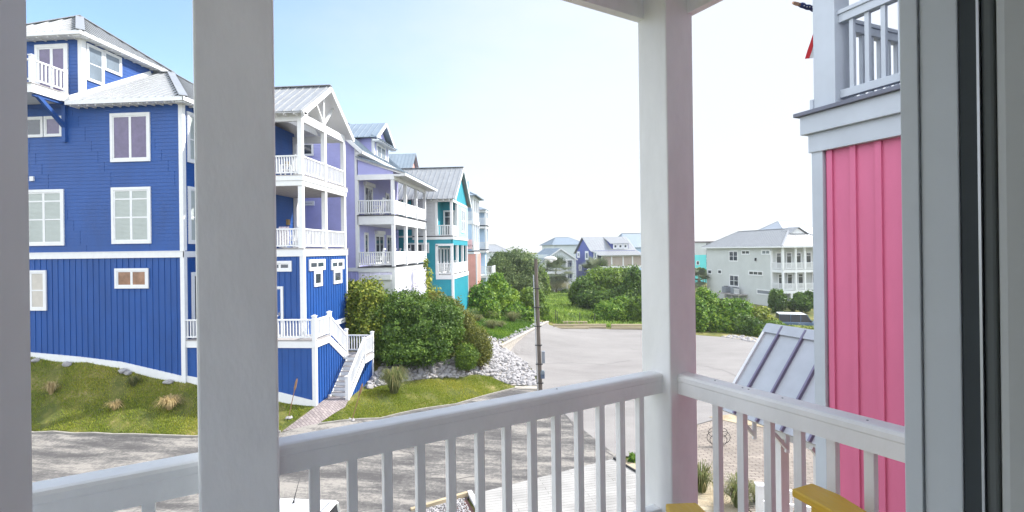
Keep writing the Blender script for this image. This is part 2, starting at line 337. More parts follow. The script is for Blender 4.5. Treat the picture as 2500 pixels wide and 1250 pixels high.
def roof_plane(mb, pts, step=.42, th=.05, rw=.03, rh=.045, mi=0, ri=0):
    """pts planar polygon, pts[0]->pts[1] the eave; standing ribs climb the slope"""
    P = [V(p) for p in pts]; e = (P[1]-P[0]); L = e.length; e.normalize()
    nn = V((0, 0, 0))
    for i in range(len(P)): nn += P[i].cross(P[(i+1) % len(P)])
    nn.normalize()
    if nn.z < 0: nn = -nn
    s = nn.cross(e)
    if s.z < 0: s = -s
    mb.prism(P, -nn*th, mi)
    q = [((p-P[0]).dot(e), (p-P[0]).dot(s)) for p in P]
    lo = min(a for a, b in q); hi = max(a for a, b in q); x = lo+step*.5
    while x < hi:
        ys = []
        for i in range(len(q)):
            (a, b), (c, d) = q[i], q[(i+1) % len(q)]
            if (a-x)*(c-x) < 0: ys.append(b+(d-b)*(x-a)/(c-a))
        if len(ys) >= 2 and max(ys)-min(ys) > .1:
            A = P[0]+e*x+s*min(ys); B = P[0]+e*x+s*max(ys); mb.bar(A+nn*rh/2, B+nn*rh/2, rw, rh, nn, ri)
        x += step
def cap(mb, p, q, w=.3, h=.04, mi=0): mb.bar(V(p)+UP*.035, V(q)+UP*.035, w, h, UP, mi)
def tails(mb, p, q, inward, step=.6, L=.45, h=.14, w=.05, drop=.0):
    """rafter tails under an eave edge from p to q, running inward"""
    p = V(p); q = V(q); n = int((q-p).length/step); inw = V(inward)
    for i in range(n+1):
        c = p+(q-p)*(i/n if n else 0)-UP*(.09+drop); mb.bar(c+inw*.04, c+inw*L, w, h)
def wallq(mb, p, q, z0, z1): mb.add([(p[0], p[1], z0), (q[0], q[1], z0), (q[0], q[1], z1), (p[0], p[1], z1)], [(0, 1, 2, 3)])
def corner(root, x, y, z0, z1, s=.18, name='corner_trim', fr=W0):
    mb = MB(); mb.box(x-s/2, x+s/2, y-s/2, y+s/2, z0, z1, fr); return mb.build(name, WHITE, root)
XP, YP, XN, YN = V((1, 0, 0)), V((0, 1, 0)), V((-1, 0, 0)), V((0, -1, 0))
def deck_chair(label, x, y, z, rz, m_back, name='rocking_chair', group=None, fr=None):
    f = Fr((x, y, z), rz); t = thing(name, (x, y, z), label, 'chair', rz, group)
    b = MB(); b.box(-.28, .28, -.25, .27, .4, .44, f); b.build('seat', WHITE, t)
    b = MB()
    for i in range(6): X = -.24+i*.096; b.hexa([f.w(X-.03, .24, .42), f.w(X+.03, .24, .42), f.w(X+.03, .27, .42), f.w(X-.03, .27, .42), f.w(X-.03, .42, 1.12), f.w(X+.03, .42, 1.12), f.w(X+.03, .45, 1.12), f.w(X-.03, .45, 1.12)])
    b.bar(f.w(-.28, .45, 1.12), f.w(.28, .45, 1.12), .05, .1); b.build('backrest', m_back, t)
    for sx in (-1, 1):
        b = MB(); b.box(sx*.3-.04, sx*.3+.04, -.3, .3, .62, .65, f); b.build('armrest', WHITE, t)
        b = MB(); b.box(sx*.3-.025, sx*.3+.025, -.27, -.22, .05, .62, f); b.build('leg', WHITE, t)
        b = MB(); b.box(sx*.3-.025, sx*.3+.025, .22, .27, .05, .62, f); b.build('leg', WHITE, t)
        b = MB(); b.tube([f.w(sx*.3, -.45, .09), f.w(sx*.3, -.2, .035), f.w(sx*.3, .2, .035), f.w(sx*.3, .55, .1)], .025, 6); b.build('rocker', WHITE, t)
    return t

# ------------------------------------------------------------------ terrain
CP = np.array([(-40,10,1.1),(-30,12,.95),(-21,15,.8),(-21.5,19,.65),(-14.7,19.3,.5),(-11.6,20.3,.42),(-8,22.5,.3),(-5,25,.22),(-2.4,28.2,.14),(-1.05,29.1,.07),
 (-1.2,32.1,0),(-3.3,38.2,0),(-.2,50,0),(5,30,0),(5,50,0),(12,46.5,0),(0,20,0),(0,12,0),(-8,14,.35),(-14,13,.55),(8,20,0),(16,44,0),(16,30,0),(20,15,0),(30,20,0),
 (-18,19.15,.57),(-24,18.9,.7),(-16,19.25,.53),(-19.7,19.08,.6),(-12.8,19.85,.45),(-28,19.1,.85),(-25,22,3.26),(-22,22,3.0),(-20.3,22,2.72),(-17.2,22,2.08),(-14,22,1.5),(-10.9,22.05,1.02),(-10.9,25.5,1.25),(-10.9,23.4,1.0),(-9.8,23.5,.95),(-22,19.6,1.0),(-17,20.7,1.2),(-19,20.3,1.3),
 (-8.2,27.1,.8),(-5.35,28.2,.7),(-4,29.8,.5),(-9.8,28.3,1.6),(-6.2,29.4,1.5),(-9.8,25.2,.95),(-8,24.7,.8),(-12.5,22.6,1.3),(-10,21.5,.6),
 (-5.3,29.4,1.3),(-4.5,31.5,1.2),(-4.3,36.6,.95),(-5.9,38.2,1.6),(-2.9,44,1.0),(-.9,48.8,.9),(-4.4,38.7,1.1),(-8.07,47.2,1.85),(-8.1,40,2.3),(-10,31,2.2),(-10,39,2.4),(-6,34,1.6),
 (-16,30,3),(-26,30,4),(-20,45,3.5),(-12,55,2.6),(-6,55,2.0),(-1,54,.8),(5,56,.1),(8,70,-.2),(8,87,-.1),(3,103,-.9),(15,100,-.5),(26,70,-.6),(22,52,-.5),(14,54,-.1),(40,60,-.6),(-15,100,0),(-40,60,2),(60,100,-.8),
 (0,150,-1),(-60,150,-.5),(80,150,-1),(0,-20,0),(-30,-10,.6),(40,-10,0),(0,320,-1),(250,250,-1),(-250,250,-1)], dtype=float)
_d = np.linalg.norm(CP[:, None, :2]-CP[None, :, :2], axis=2)
_n = len(CP); _A = np.zeros((_n+1, _n+1)); _A[:_n, :_n] = -_d; _A[:_n, _n] = 1; _A[_n, :_n] = 1
_w = np.linalg.solve(_A, np.append(CP[:, 2], 0))
def hs(xy):
    xy = np.atleast_2d(np.asarray(xy, dtype=float)); out = np.empty(len(xy))
    for i in range(0, len(xy), 20000):
        d = np.linalg.norm(xy[i:i+20000, None, :]-CP[None, :, :2], axis=2); out[i:i+20000] = -d @ _w[:_n]+_w[_n]
    return out
def h(x, y): return float(hs([(x, y)])[0])
def inpoly(pts, poly):
    pts = np.asarray(pts); x, y = pts[:, 0], pts[:, 1]; r = np.zeros(len(pts), bool); n = len(poly)
    for i in range(n):
        (x1, y1), (x2, y2) = poly[i], poly[(i+1) % n]
        if y1 == y2: continue
        c = ((y1 > y) != (y2 > y)) & (x < (x2-x1)*(y-y1)/(y2-y1)+x1); r ^= c
    return r
GRASS = groundmat('sparse_grass_soil', ((.065, .08, .018), (.14, .135, .036), (.3, .235, .125)), (.55, 5.), (.42, .56, .72), bscale=30)
ASPH = groundmat('sandy_asphalt', ((.075, .072, .072), (.125, .12, .115), (.24, .225, .205)), (.9, 9.), (.4, .5, .6), streak=(.28, 1.3, 1), rot=.25, bscale=90, bump=.3)
LOT = groundmat('pale_concrete_lot', ((.165, .157, .152), (.205, .195, .19), (.24, .23, .222)), (.35, 14.), (.25, .48, .7), bscale=90, bump=.25, streak=(.4, 1, 1))
SAND = groundmat('pale_sand', ((.26, .21, .135), (.36, .3, .21), (.42, .37, .27)), (.8, 20.), bscale=60)
PAVER = brickmat('clay_driveway_pavers', (.3, .262, .225), (.24, .21, .185), (.085, .07, .06), .42, .12, rot=radians(-8), msize=.014)
PATHM = brickmat('grey_path_pavers', (.3, .26, .25), (.22, .19, .19), (.12, .1, .1), .24, .12, rot=radians(35), msize=.01)
PLANK = brickmat('white_planks', (.33, .325, .315), (.28, .275, .265), (.1, .095, .09), 2.4, .16, rot=radians(-18), msize=.006)
def sheet(name, poly, m, off, res=.5, holes=(), skirt=.0, kind='structure', flat=None):
    poly = [tuple(p) for p in poly]; dense = []
    for i in range(len(poly)):
        a = V(poly[i]); b = V(poly[(i+1) % len(poly)]); k = max(1, int((b-a).length/res))
        dense += [a+(b-a)*(j/k) for j in range(k)]
    n0 = len(dense); xs = [p[0] for p in poly]; ys = [p[1] for p in poly]
    gx, gy = np.meshgrid(np.arange(min(xs)+res/2, max(xs), res), np.arange(min(ys)+res/2, max(ys), res)); g = np.c_[gx.ravel(), gy.ravel()]
    g = g[inpoly(g, poly)]
    vs, es, fs, *_ = delaunay_2d_cdt([V(p) for p in dense]+[V(p) for p in g], [(i, (i+1) % n0) for i in range(n0)], [list(range(n0))], 1, 1e-5)
    z = hs([(v.x, v.y) for v in vs])+off if flat is None else np.full(len(vs), flat)
    mb = MB(); mb.add([(v.x, v.y, zz) for v, zz in zip(vs, z)], fs)
    if skirt:
        zb = hs([(p.x, p.y) for p in dense])+off if flat is None else np.full(n0, flat)
        mb.add([(p.x, p.y, q) for p, q in zip(dense, zb)]+[(p.x, p.y, q-skirt) for p, q in zip(dense, zb)], [(i, (i+1) % n0, n0+(i+1) % n0, n0+i) for i in range(n0)])
    o = mb.build(name, m, None, smooth=False); 
    for f in o.data.polygons:
        if f.normal.z < 0: break
    if kind: tag(o, kind=kind)
    return o
def axis(a, b, fine0, fine1, step, g=1.25):
    r = list(np.arange(fine0, fine1+.01, step)); s = step; x = fine1
    while x < b: s *= g; x += s; r.append(x)
    s = step; x = fine0
    while x > a: s *= g; x -= s; r.insert(0, x)
    return np.array(r)
gx = axis(-900, 900, -32, 26, .5); gy = axis(-200, 1500, 8, 60, .5)
X, Y = np.meshgrid(gx, gy); G = np.c_[X.ravel(), Y.ravel()]; Z = hs(G)
far = np.hypot(G[:, 0], G[:, 1]-60); Z = np.where(far > 250, -1., Z)
ROADP = [(-60, 15.5), (-60, 19.6), (-21.5, 19.0), (-14.7, 19.3), (-11.5, 20.25), (-8, 22.4), (-5, 24.9), (-2.4, 28.1), (-1.05, 29.1), (0.6, 24), (2.35, 19.6), (2.1, 18.9), (-2.8, 15.85), (-6, 9), (-6, 2), (-60, 2)]
LOTP = [(-1.05, 29.1), (-1.15, 32.2), (-3.2, 37.0), (-3.9, 37.4), (-.7, 49.7), (-.3, 51.2), (8.4, 50.4), (10.2, 49), (13.2, 47), (15.5, 46), (17.4, 42.5), (21, 34), (24, 25), (12, 25.5), (7.3, 23.9), (6.4, 23.3), (5.1, 19.4), (3.2, 19.6), (2.35, 19.6), (.6, 24)]
Z = Z-.03*(inpoly(G, ROADP) | inpoly(G, LOTP))
nx, ny = len(gx), len(gy); idx = np.arange(nx*ny).reshape(ny, nx)
fa = np.c_[idx[:-1, :-1].ravel(), idx[:-1, 1:].ravel(), idx[1:, 1:].ravel(), idx[1:, :-1].ravel()]
tag(np_mesh('ground', np.c_[G, Z], fa, GRASS), kind='structure')
tag(sheet('road', ROADP, ASPH, .035), kind='structure')
tag(sheet('parking_lot', LOTP, LOT, .035), kind='structure')
sheet('driveway', [(6.4, 23.25), (7.3, 23.85), (12, 25.4), (24, 24.9), (24, 10), (7, 10), (5.9, 15.6), (5.15, 18.2), (5.15, 19.3)], PAVER, .032)
sheet('sand_bed', [(3.0, 17.7), (2.3, 19.1), (3.2, 19.55), (5.08, 19.35), (5.1, 18.1), (5.85, 15.6), (6.9, 9.5), (2.2, 9.5)], SAND, .03)
sheet('gravel_strip', [(7.2, 24.3), (8.3, 24.7), (9.6, 24.4), (9.4, 22.9), (8.4, 23.3)], SAND, .05)
sheet('path', [(-11.55, 20.3), (-10.3, 20.9), (-9.75, 22.6), (-9.9, 23.5), (-10.9, 23.5), (-10.85, 22.0)], PATHM, .03, .3)
sheet('shoulder', [(15.0, 46.6), (16.2, 47.6), (19, 45.5), (18.5, 41), (17.6, 41.5), (16.9, 43.6)], SAND, .06)
# joints scored across the paving
def seam(name, pts, wd):
    mb = MB()
    for a, b in zip(pts[:-1], pts[1:]):
        k = max(1, int(hypot(b[0]-a[0], b[1]-a[1])/.5)); d = V((b[0]-a[0], b[1]-a[1], 0)).normalized(); r = V((-d.y, d.x, 0))*wd/2
        for i in range(k):
            p = V((a[0]+(b[0]-a[0])*i/k, a[1]+(b[1]-a[1])*i/k, 0)); q = V((a[0]+(b[0]-a[0])*(i+1)/k, a[1]+(b[1]-a[1])*(i+1)/k, 0))
            zp = h(p.x, p.y)+.045; zq = h(q.x, q.y)+.045
            mb.add([p-r+UP*zp, p+r+UP*zp, q+r+UP*zq, q-r+UP*zq], [(0, 1, 2, 3)])
    tag(mb.build(name, mat('joint_tar', (.09, .085, .085), .95), None), kind='structure')
seam('joint_line', [(-1.0, 29.0), (.6, 24), (1.1, 21.4), (2.2, 19.6)], .05)
seam('joint_line', [(6.45, 23.3), (7.3, 23.9), (12, 25.5)], .07)
seam('joint_line', [(2.35, 19.6), (5.1, 19.4)], .06)
for k, pts in enumerate(([(2, 31), (4.1, 30.4), (5.2, 31.3), (8, 30.6), (10.5, 31.8)], [(-1, 35), (1.2, 36.1), (3.5, 35.7), (6, 37.3)], [(6, 41), (8, 39.5), (9.2, 36), (11, 34), (11.6, 29)], [(12, 33), (15, 34.5), (17, 34)], [(-7, 20), (-5, 18.6), (-4.6, 16.9), (-2, 17.6)], [(-15, 17.5), (-12, 18.3), (-10, 17.4), (-7, 17.8)], [(3, 27), (5.5, 26.4), (9, 27.4)])):
    rj = random.Random(k); fine = []
    for a, b in zip(pts[:-1], pts[1:]):
        for i in range(5): fine.append((a[0]+(b[0]-a[0])*i/5+rj.uniform(-.12, .12), a[1]+(b[1]-a[1])*i/5+rj.uniform(-.12, .12)))
    seam('crack', fine, .03)
kb = MB()
for (a, b) in [((-60, 19.6), (-21.5, 19.0)), ((-21.5, 19.0), (-14.7, 19.3)), ((-14.7, 19.3), (-11.55, 20.25)), ((-10.2, 20.95), (-8, 22.4)), ((-8, 22.4), (-5, 24.9)), ((-5, 24.9), (-2.4, 28.1)), ((-2.4, 28.1), (-1.05, 29.1))]:
    k = max(1, int(hypot(b[0]-a[0], b[1]-a[1])/.8))
    for i in range(k):
        p = [a[j]+(b[j]-a[j])*i/k for j in (0, 1)]; q = [a[j]+(b[j]-a[j])*(i+1)/k for j in (0, 1)]
        kb.bar((*p, h(*p)+.05), (*q, h(*q)+.05), .09, .1)
tag(kb.build('kerb', mat('old_kerb_concrete', (.26, .245, .22), .9, .3, 4), None), kind='structure')

# ------------------------------------------------------------------ our balcony and its doorway
AZB = radians(34.9); FB = Fr((0, 0, CAM_Z), AZB)
bal = thing('balcony', (0, 0, CAM_Z-1.52), 'white balcony whose square posts and chunky railings frame the view', 'balcony', AZB)
def bbox(name, x0, x1, y0, y1, z0, z1, m=WHITE_NEAR, bev=.006, par=None):
    return MB().box(x0, x1, y0, y1, z0, z1, FB).build(name, m, par or bal, bevel=bev)
bbox('post', 1.98, 2.18, 1.81, 2.01, -1.52, 1.42, bev=.008)
bbox('post', -.066, .16, 1.81, 2.01, -1.52, 1.42, bev=.008)
bbox('post', -2.4, -2.2, 1.81, 2.01, -1.52, 1.42)
def near_rail(p0, p1, along, cs):
    """thick moulded top rail, bottom rail and one part per baluster"""
    r = MB(); prof = [(-.05, -.752), (.05, -.752), (.05, -.668), (.042, -.655), (.03, -.65), (-.03, -.65), (-.042, -.655), (-.05, -.668)]
    prof = [(-.046, -.752), (.046, -.752), (.046, -.69), (.05, -.684), (.05, -.664), (.044, -.654), (.034, -.65), (-.034, -.65), (-.044, -.654), (-.05, -.664), (-.05, -.684), (-.046, -.69)]
    if along == 'x': r.prism([FB.w(p0, 1.91+a, z) for a, z in prof], FB.x*(p1-p0))
    else: r.prism([FB.w(2.08+a, p0, z) for a, z in prof], FB.y*(p1-p0))
    ro = r.build('railing', WHITE_NEAR, bal)
    if along == 'x': bbox('bottom_rail', p0, p1, 1.88, 1.94, -1.44, -1.36, par=ro)
    else: bbox('bottom_rail', 2.05, 2.11, p0, p1, -1.44, -1.36, par=ro)
    for c in cs:
        if along == 'x': bbox('baluster', c-.017, c+.017, 1.893, 1.927, -1.36, -.752, bev=.002, par=ro)
        else: bbox('baluster', 2.063, 2.097, c-.017, c+.017, -1.36, -.752, bev=.002, par=ro)
near_rail(.16, 1.98, 'x', [.281+.1317*i for i in range(13)])
near_rail(-2.2, -.066, 'x', [-.2-.1317*i for i in range(15)])
near_rail(.37, 1.81, 'y', [1.608-.133*i for i in range(9)])
bbox('beam', -3, 2.19, 1.965, 2.015, 1.235, 1.42, bev=.003); bbox('beam', 2.14, 2.19, .37, 1.965, 1.237, 1.418, bev=.003)
bbox('ceiling', -3, 2.5, .37, 2.3, 1.42, 1.5, CEILP, 0); bbox('floor', -3, 2.22, .37, 2.05, -1.62, -1.52, mat('pale_balcony_deck', (.7, .72, .74), .7), 0)
bbox('wall', -3, -.09, .302, .368, -1.62, 1.42, WHITE_NEAR, 0); bbox('wall', .965, 2.5, .302, .368, -1.62, 1.42, WHITE_NEAR, 0)
bbox('wall', -.09, .965, .302, .368, .62, 1.42, WHITE_NEAR, 0)
bbox('wall', -3, 2.5, .1, .36, -8, -1.62, WHITE_NEAR, 0)
df = bbox('door_frame', .925, .965, .3, .3465, -1.52, .62, JAMB, .002)
bbox('stop', .92, .964, .3465, .37, -1.52, .62, JAMB, .0015, df)
bbox('weatherstrip', .9275, .965, .2795, .2995, -1.52, .62, mat('dark_rubber', (.045, .055, .06), .7), 0, df)
bbox('track_fin', .924, .964, .2765, .2795, -1.52, .62, METAL, 0, df)
bbox('weatherstrip', .929, .965, .262, .2765, -1.52, .62, mat('grey_rubber', (.15, .165, .16), .7), .004, df)
bbox('inner_jamb', .925, .99, .06, .262, -1.52, .62, mat('inner_jamb_paint', (.55, .555, .53), .6, .08, 3), .012, df)
bbox('jamb', -.13, -.089, .28, .368, -1.52, .62, INTER, .004, df)
rm = MB(); rm.box(-2.5, 2.8, -3, -2.95, -1.52, 1.1, FB); rm.box(-2.5, -2.45, -3, .3, -1.52, 1.1, FB); rm.box(2.75, 2.8, -3, .3, -1.52, 1.1, FB)
rm.box(-2.5, 2.8, -3, .3, 1.1, 1.15, FB); rm.box(-2.5, 2.8, -3, .3, -1.57, -1.52, FB); rm.build('room_shell', INTER, bal)

for q, z in ((1.47, .0), (1.44, 0), (1.28, 0), (.95, 0), (1.62, .0)):
    MB().tube([FB.w(2.07+.012*sin(q*40), q, -.6505), FB.w(2.07+.012*sin(q*40), q, -.649)], .004, 8).build('screw', DARK, bal)
MB().tube([FB.w(1.35, 1.92, -.6505), FB.w(1.35, 1.92, -.649)], .004, 8).build('screw', DARK, bal)
# yellow adirondack chair on the balcony
cf = Fr(FB.w(1.575, .93, -1.52), AZB-.3); ac = thing('adirondack_chair', cf.o, 'yellow painted adirondack chair beside the white railing', 'chair', AZB-.3)
for s in (-1, 1):
    a = MB(); pl = [(s*.2, .24), (s*.31, .26), (s*.335, .16), (s*.31, -.1), (s*.29, -.3), (s*.23, -.3), (s*.22, -.05)]
    a.prism([cf.w(x, y, .585) for x, y in pl], UP*.03); a.build('armrest', YELLOW, ac, bevel=.006)
    a = MB(); a.box(s*.27-.014, s*.27+.014, .1, .21, 0, .585, cf); lg = a.build('leg', YELLOW, ac, bevel=.004)
    a = MB(); a.tube([cf.w(s*.27-.016, .155, .54), cf.w(s*.27+.016, .155, .54)], .008, 8); a.build('bolt', DARK, lg)
    a = MB(); a.prism([cf.w(s*.245-.01, y, z) for y, z in ((.26, .38), (.26, .26), (-.36, .02), (-.42, .02), (-.3, .16))], cf.x*.02); a.build('leg', YELLOW, ac, bevel=.004)
for i in range(5):
    y = .24-i*.085; z = .375-i*.032; a = MB(); a.hexa([cf.w(-.23, y-.07, z-.028), cf.w(.23, y-.07, z-.028), cf.w(.23, y, z), cf.w(-.23, y, z), cf.w(-.23, y-.07, z-.008), cf.w(.23, y-.07, z-.008), cf.w(.23, y, z+.02), cf.w(-.23, y, z+.02)]); a.build('seat_slat', YELLOW, ac, bevel=.003)
for i in range(5):
    k = i-2; a = MB(); x0 = k*.082; x1 = k*.1; H = .86-.03*k*k
    a.hexa([cf.w(x0-.037, -.2, .2), cf.w(x0+.037, -.2, .2), cf.w(x0+.037, -.22, .2), cf.w(x0-.037, -.22, .2), cf.w(x1-.045, -.4, H), cf.w(x1+.045, -.4, H), cf.w(x1+.045, -.42, H), cf.w(x1-.045, -.42, H)]); a.build('back_slat', YELLOW, ac, bevel=.004)

# ------------------------------------------------------------------ pink neighbour
PZ = radians(27.4); PO = V((2.434, 4.816, 0)); FP = Fr(PO, PZ)
TRIMP = mat('cool_white_trim_paint', (.46, .5, .56), .5, .08, 3)
pk = thing('pink_house', PO, 'pink board and batten house with a white upper deck, close beside the balcony', 'house', PZ)
def pbox(name, x0, x1, y0, y1, z0, z1, m=TRIMP, bev=.004, par=None): return MB().box(x0, x1, y0, y1, z0, z1, FP).build(name, m, par or pk, bevel=bev)
b = MB(); b.box(.0, 7, -7, -.03, -.1, 8.86, FP)
for i in range(30): y = -.1-.02-.205*i; b.box(-.02, .002, y-.024, y+.024, -.1, 8.86, FP)
b.build('wall', PINK, pk)
pbox('corner_trim', -.045, .1, -.075, .03, -.1, 8.88); pbox('frieze_board', -.06, 7, -7, .05, 8.86, 9.03)
b = MB(); b.box(-.1, 7, -7, .1, 9.03, 9.2, FP); b.build('fascia', TRIMP, pk, bevel=.004)
pbox('deck', -.14, 7, -7, .14, 9.2, 9.235, mat('grey_deck_edge', (.16, .17, .22), .8), .004)
pbox('post', -.06, .14, -.21, -.01, 9.235, 11.9); pbox('post', -.06, .14, -.93, -.76, 9.235, 11.9); pbox('post', 2.6, 2.8, -.21, -.01, 9.235, 11.9)
pbox('post_base', -.075, .02, -.01, .02, 9.235, 9.34)
def prail(p0, p1, al):
    r = MB(); c = .03 if al == 'y' else -.11
    def bx(mb, a0, a1, d, z0, z1):
        if al == 'y': mb.box(c-d, c+d, a0, a1, z0, z1, FP)
        else: mb.box(a0, a1, c-d, c+d, z0, z1, FP)
    bx(r, p0, p1, .04, 9.96, 10.03); bx(r, p0, p1, .055, 10.03, 10.065); 
    ro = r.build('railing', TRIMP, pk, bevel=.004); q = MB(); bx(q, p0, p1, .03, 9.3, 9.37); q.build('bottom_rail', TRIMP, ro, bevel=.004)
    x = p0+.07
    while x < p1:
        q = MB(); bx(q, x-.017, x+.017, .017, 9.37, 9.96); q.build('baluster', TRIMP, ro); x += .128
prail(-.76, -.21, 'y'); prail(-5, -.93, 'y'); prail(.14, 2.6, 'x')
pbox('beam', -.06, 7, -7, 0, 11.9, 12.2); pbox('roof', -.5, 7.5, -7.5, .5, 12.2, 12.35, ROOF)  # beam and roof slab out of view above the deck, added for shadow
b = MB(); b.box(2.2, 7, -7, -2.2, 9.235, 11.9, FP); b.build('upper_wall', mat('pale_upper_siding', (.6, .58, .68), .6), pk)
# flag on its staff at the pink house
fp = [FP.w(.12, .3, 10.39), FP.w(1.7, .3, 10.33)]; fl = thing('flag', fp[1], 'striped flag rolled around a slanted staff above the pink house deck', 'flag')
d = (fp[1]-fp[0]).normalized()
MB().tube([fp[0], fp[1]], .017, 8).build('staff', TORCH, fl)
b = MB(); b.tube([fp[0]-d*.005, fp[0]+d*.03], [.016, .02], 8); b.tube([fp[0]-d*.035, fp[0]-d*.005], [.012, .018], 8); b.build('finial', COPPER, fl)
b = MB(); pth = [fp[0]+d*(.06+.04*i)+UP*(.004*sin(i*2.1)) for i in range(9)]; b.tube(pth, [.018+.01*abs(sin(i*1.7)) for i in range(9)], 8)
ca = b.build('canton', FLAGB, fl, smooth=True); b = MB()
for i in range(12): b.tube([pth[1+i % 7]+V((.0, -.03, .004*i-.02)), pth[1+i % 7]+V((.004, -.034, .004*i-.02))], .004, 5)
b.build('star', FLAGW, ca)
b = MB(); n0 = 14
for i in range(n0):          # hanging folds, alternately red and white
    t0 = .3+i*.03; 
    for k in range(6):
        def q(a, z): p = FP.w(.12+a, .3+.025*sin(a*42+z*3), 0); return V((p.x, p.y, 10.385-z))
        z0, z1 = k*.085, (k+1)*.085; sh = .12*(1-k/6)
        b.add([q(t0-z0*.28+sh*0, z0), q(t0+.03-z0*.28, z0), q(t0+.03-z1*.28, z1), q(t0-z1*.28, z1)], [(0, 1, 2, 3)], i % 2)
fo = b.build('cloth', [FLAGR, FLAGW], fl)
sm = fo.modifiers.new('thick', 'SOLIDIFY'); sm.thickness = .003

# entry hood below the pink deck
hd = thing('entry_hood', FP.w(3.1, 3.0, 0), 'blue grey metal entry hood on a white post, below the pink wall', 'porch roof', PZ)
e0, e1, r0, r1 = FP.w(2.56, 3.74, 5.08), FP.w(2.56, -1.5, 5.08), FP.w(3.78, 3.74, 6.5), FP.w(3.78, -1.5, 6.5)
b = MB(); roof_plane(b, [e1, e0, r0, r1], .47, .05, .035, .06, 0, 1); roof_plane(b, [FP.w(5.0, 3.74, 5.08), FP.w(5.0, -1.5, 5.08), r1, r0], .47, .05, .035, .06, 0, 1)
b.build('roof', [ROOFD, SEAM], hd)
b = MB(); b.bar(FP.w(3.70, 3.78, 6.47), FP.w(3.70, -1.5, 6.47), .19, .02, (FP.x*-.758+UP*.652)); b.bar(FP.w(3.86, 3.78, 6.47), FP.w(3.86, -1.5, 6.47), .19, .02, (FP.x*.758+UP*.652)); b.build('ridge_cap', ROOFD, hd)
b = MB(); b.bar(e0+FP.y*.01+UP*.0, r0+FP.y*.01+UP*.0, .05, .1); b.build('rake_trim', WHITE, hd)
b = MB(); b.box(3.0, 4.7, -1.4, 3.2, 4.78, 5.0, FP); b.build('beam', WHITE, hd)
post(hd, 3.12, 3.0, -.1, 4.78, .19, FP); post(hd, 4.7, 3.4, -.1, 4.78, .19, FP)
for y in (3.4, 2.75, 2.1, 1.45):
    b = MB(); b.bar(FP.w(2.68, y, 4.96), FP.w(2.98, y, 4.66), .05, .06); b.bar(FP.w(2.98, y, 5.02), FP.w(2.98, y, 4.6), .05, .06); b.build('bracket', WHITE, hd)
# white garden stair rails below
st = thing('garden_railing', (5.87, 15.0, 0), 'low white picket railing beside the brick driveway, stepping past a square newel', 'railing')
post(st, 5.87, 15.0, 0, 1.12, .2, cap=1)
railing(st, (5.95, 15.0, 0.02), (7.6, 14.6, 0.02), 1.05, .13, .05); railing(st, (5.6, 13.9, 0.02), (7.5, 13.4, 0.02), 1.2, .13, .05); railing(st, (5.0, 13.3, 0.), (5.6, 13.9, 0.), .95, .13, .05)
railing(st, (6.3, 12.3, .0), (7.6, 12.2, .4), 1.1, .13, .05)
post(st, 5.6, 13.9, 0, 1.2, .14)
# three interlaced iron rings standing on the driveway
rg = thing('ring_ornament', (6.54, 20.76, 0), 'dark interlaced metal rings standing on the pale brick driveway', 'ornament')
for i, (dx, dz, r) in enumerate([(-.22, .32, .24), (-.12, .2, .22), (.22, .32, .24), (.12, .2, .22), (-.2, .5, .17), (.2, .5, .17)]):
    c = V((6.54+dx, 20.76+.02*i, .04+dz)); MB().tube([c+V((r*cos(t*pi/12), 0, r*sin(t*pi/12))) for t in range(25)], .012, 6, cap=False).build('ring', BLACK, rg)

# ------------------------------------------------------------------ royal blue house (left)
bh = thing('blue_house', (-17, 25, 1.5), 'royal blue beach house with white trim, hipped metal roofs and a gabled two-storey porch', 'house')
S = 22.0; EX = -17.15
b = MB(); lap(b, (-30, S), (EX, S), 8.15, 15.05, YN); lap(b, (EX, S), (EX, 31.4), 8.15, 15.05, XP)
b.build('siding_wall', [BLUE, mat('siding_joint', (.004, .047, .2), .7)], bh)
b = MB(); sk = lambda s: 0
battens(b, (-30, S+.02), (EX, S+.02), 1.0, 7.9, YN, .3); battens(b, (EX-.02, S), (EX-.02, 31.4), 1.0, 7.9, XP, .3)
b.build('batten_wall', BLUE, bh)
b = MB(); wallq(b, (-30, 31.4), (EX, 31.4), 1, 15); wallq(b, (-30, S), (-30, 31.4), 1, 15); b.build('wall', BLUE, bh)
b = MB(); pts = [(-30, 3.75), (-25, 3.42), (-22.5, 3.22), (-20.3, 2.98), (-18.6, 2.62), (EX+.03, 2.3)]
for (x0, z0), (x1, z1) in zip(pts[:-1], pts[1:]):
    b.hexa([V((x0, S-.04, z0-1.2)), V((x1, S-.04, z1-1.2)), V((x1, S+.03, z1-1.2)), V((x0, S+.03, z0-1.2)), V((x0, S-.04, z0)), V((x1, S-.04, z1)), V((x1, S+.03, z1)), V((x0, S+.03, z0))])
b.build('foundation_skirt', WHITE, bh)
b = MB(); b.box(-30, EX+.05, S-.055, S, 7.87, 8.15); b.box(EX, EX+.055, S-.055, 23.1, 7.87, 8.15); b.box(-30, EX+.07, S-.075, S, 8.15, 8.18); b.build('belt_trim', WHITE, bh)
corner(bh, EX-.05, S+.05, 8.18, 15.05, .2); corner(bh, EX-.05, S+.05, .3, 7.87, .2)
E0 = V((-16.67, 21.5, 15.2)); AP = V((-21.45, 26.7, 18.3)); NE = V((-16.67, 31.9, 15.2)); RW = V((-24, 26.7, 18.3)); EW = V((-24, 21.5, 15.2))
b = MB(); roof_plane(b, [V((-22.6, 21.5, 15.2)), E0, AP, V((-22.6, 26.7, 18.3))], .4); roof_plane(b, [E0, NE, AP], .4)
cap(b, AP+(E0-AP)*.01, E0, .34); cap(b, AP, NE, .34); cap(b, AP, V((-22.5, 26.7, 18.3)), .3); b.build('roof', ROOF, bh)
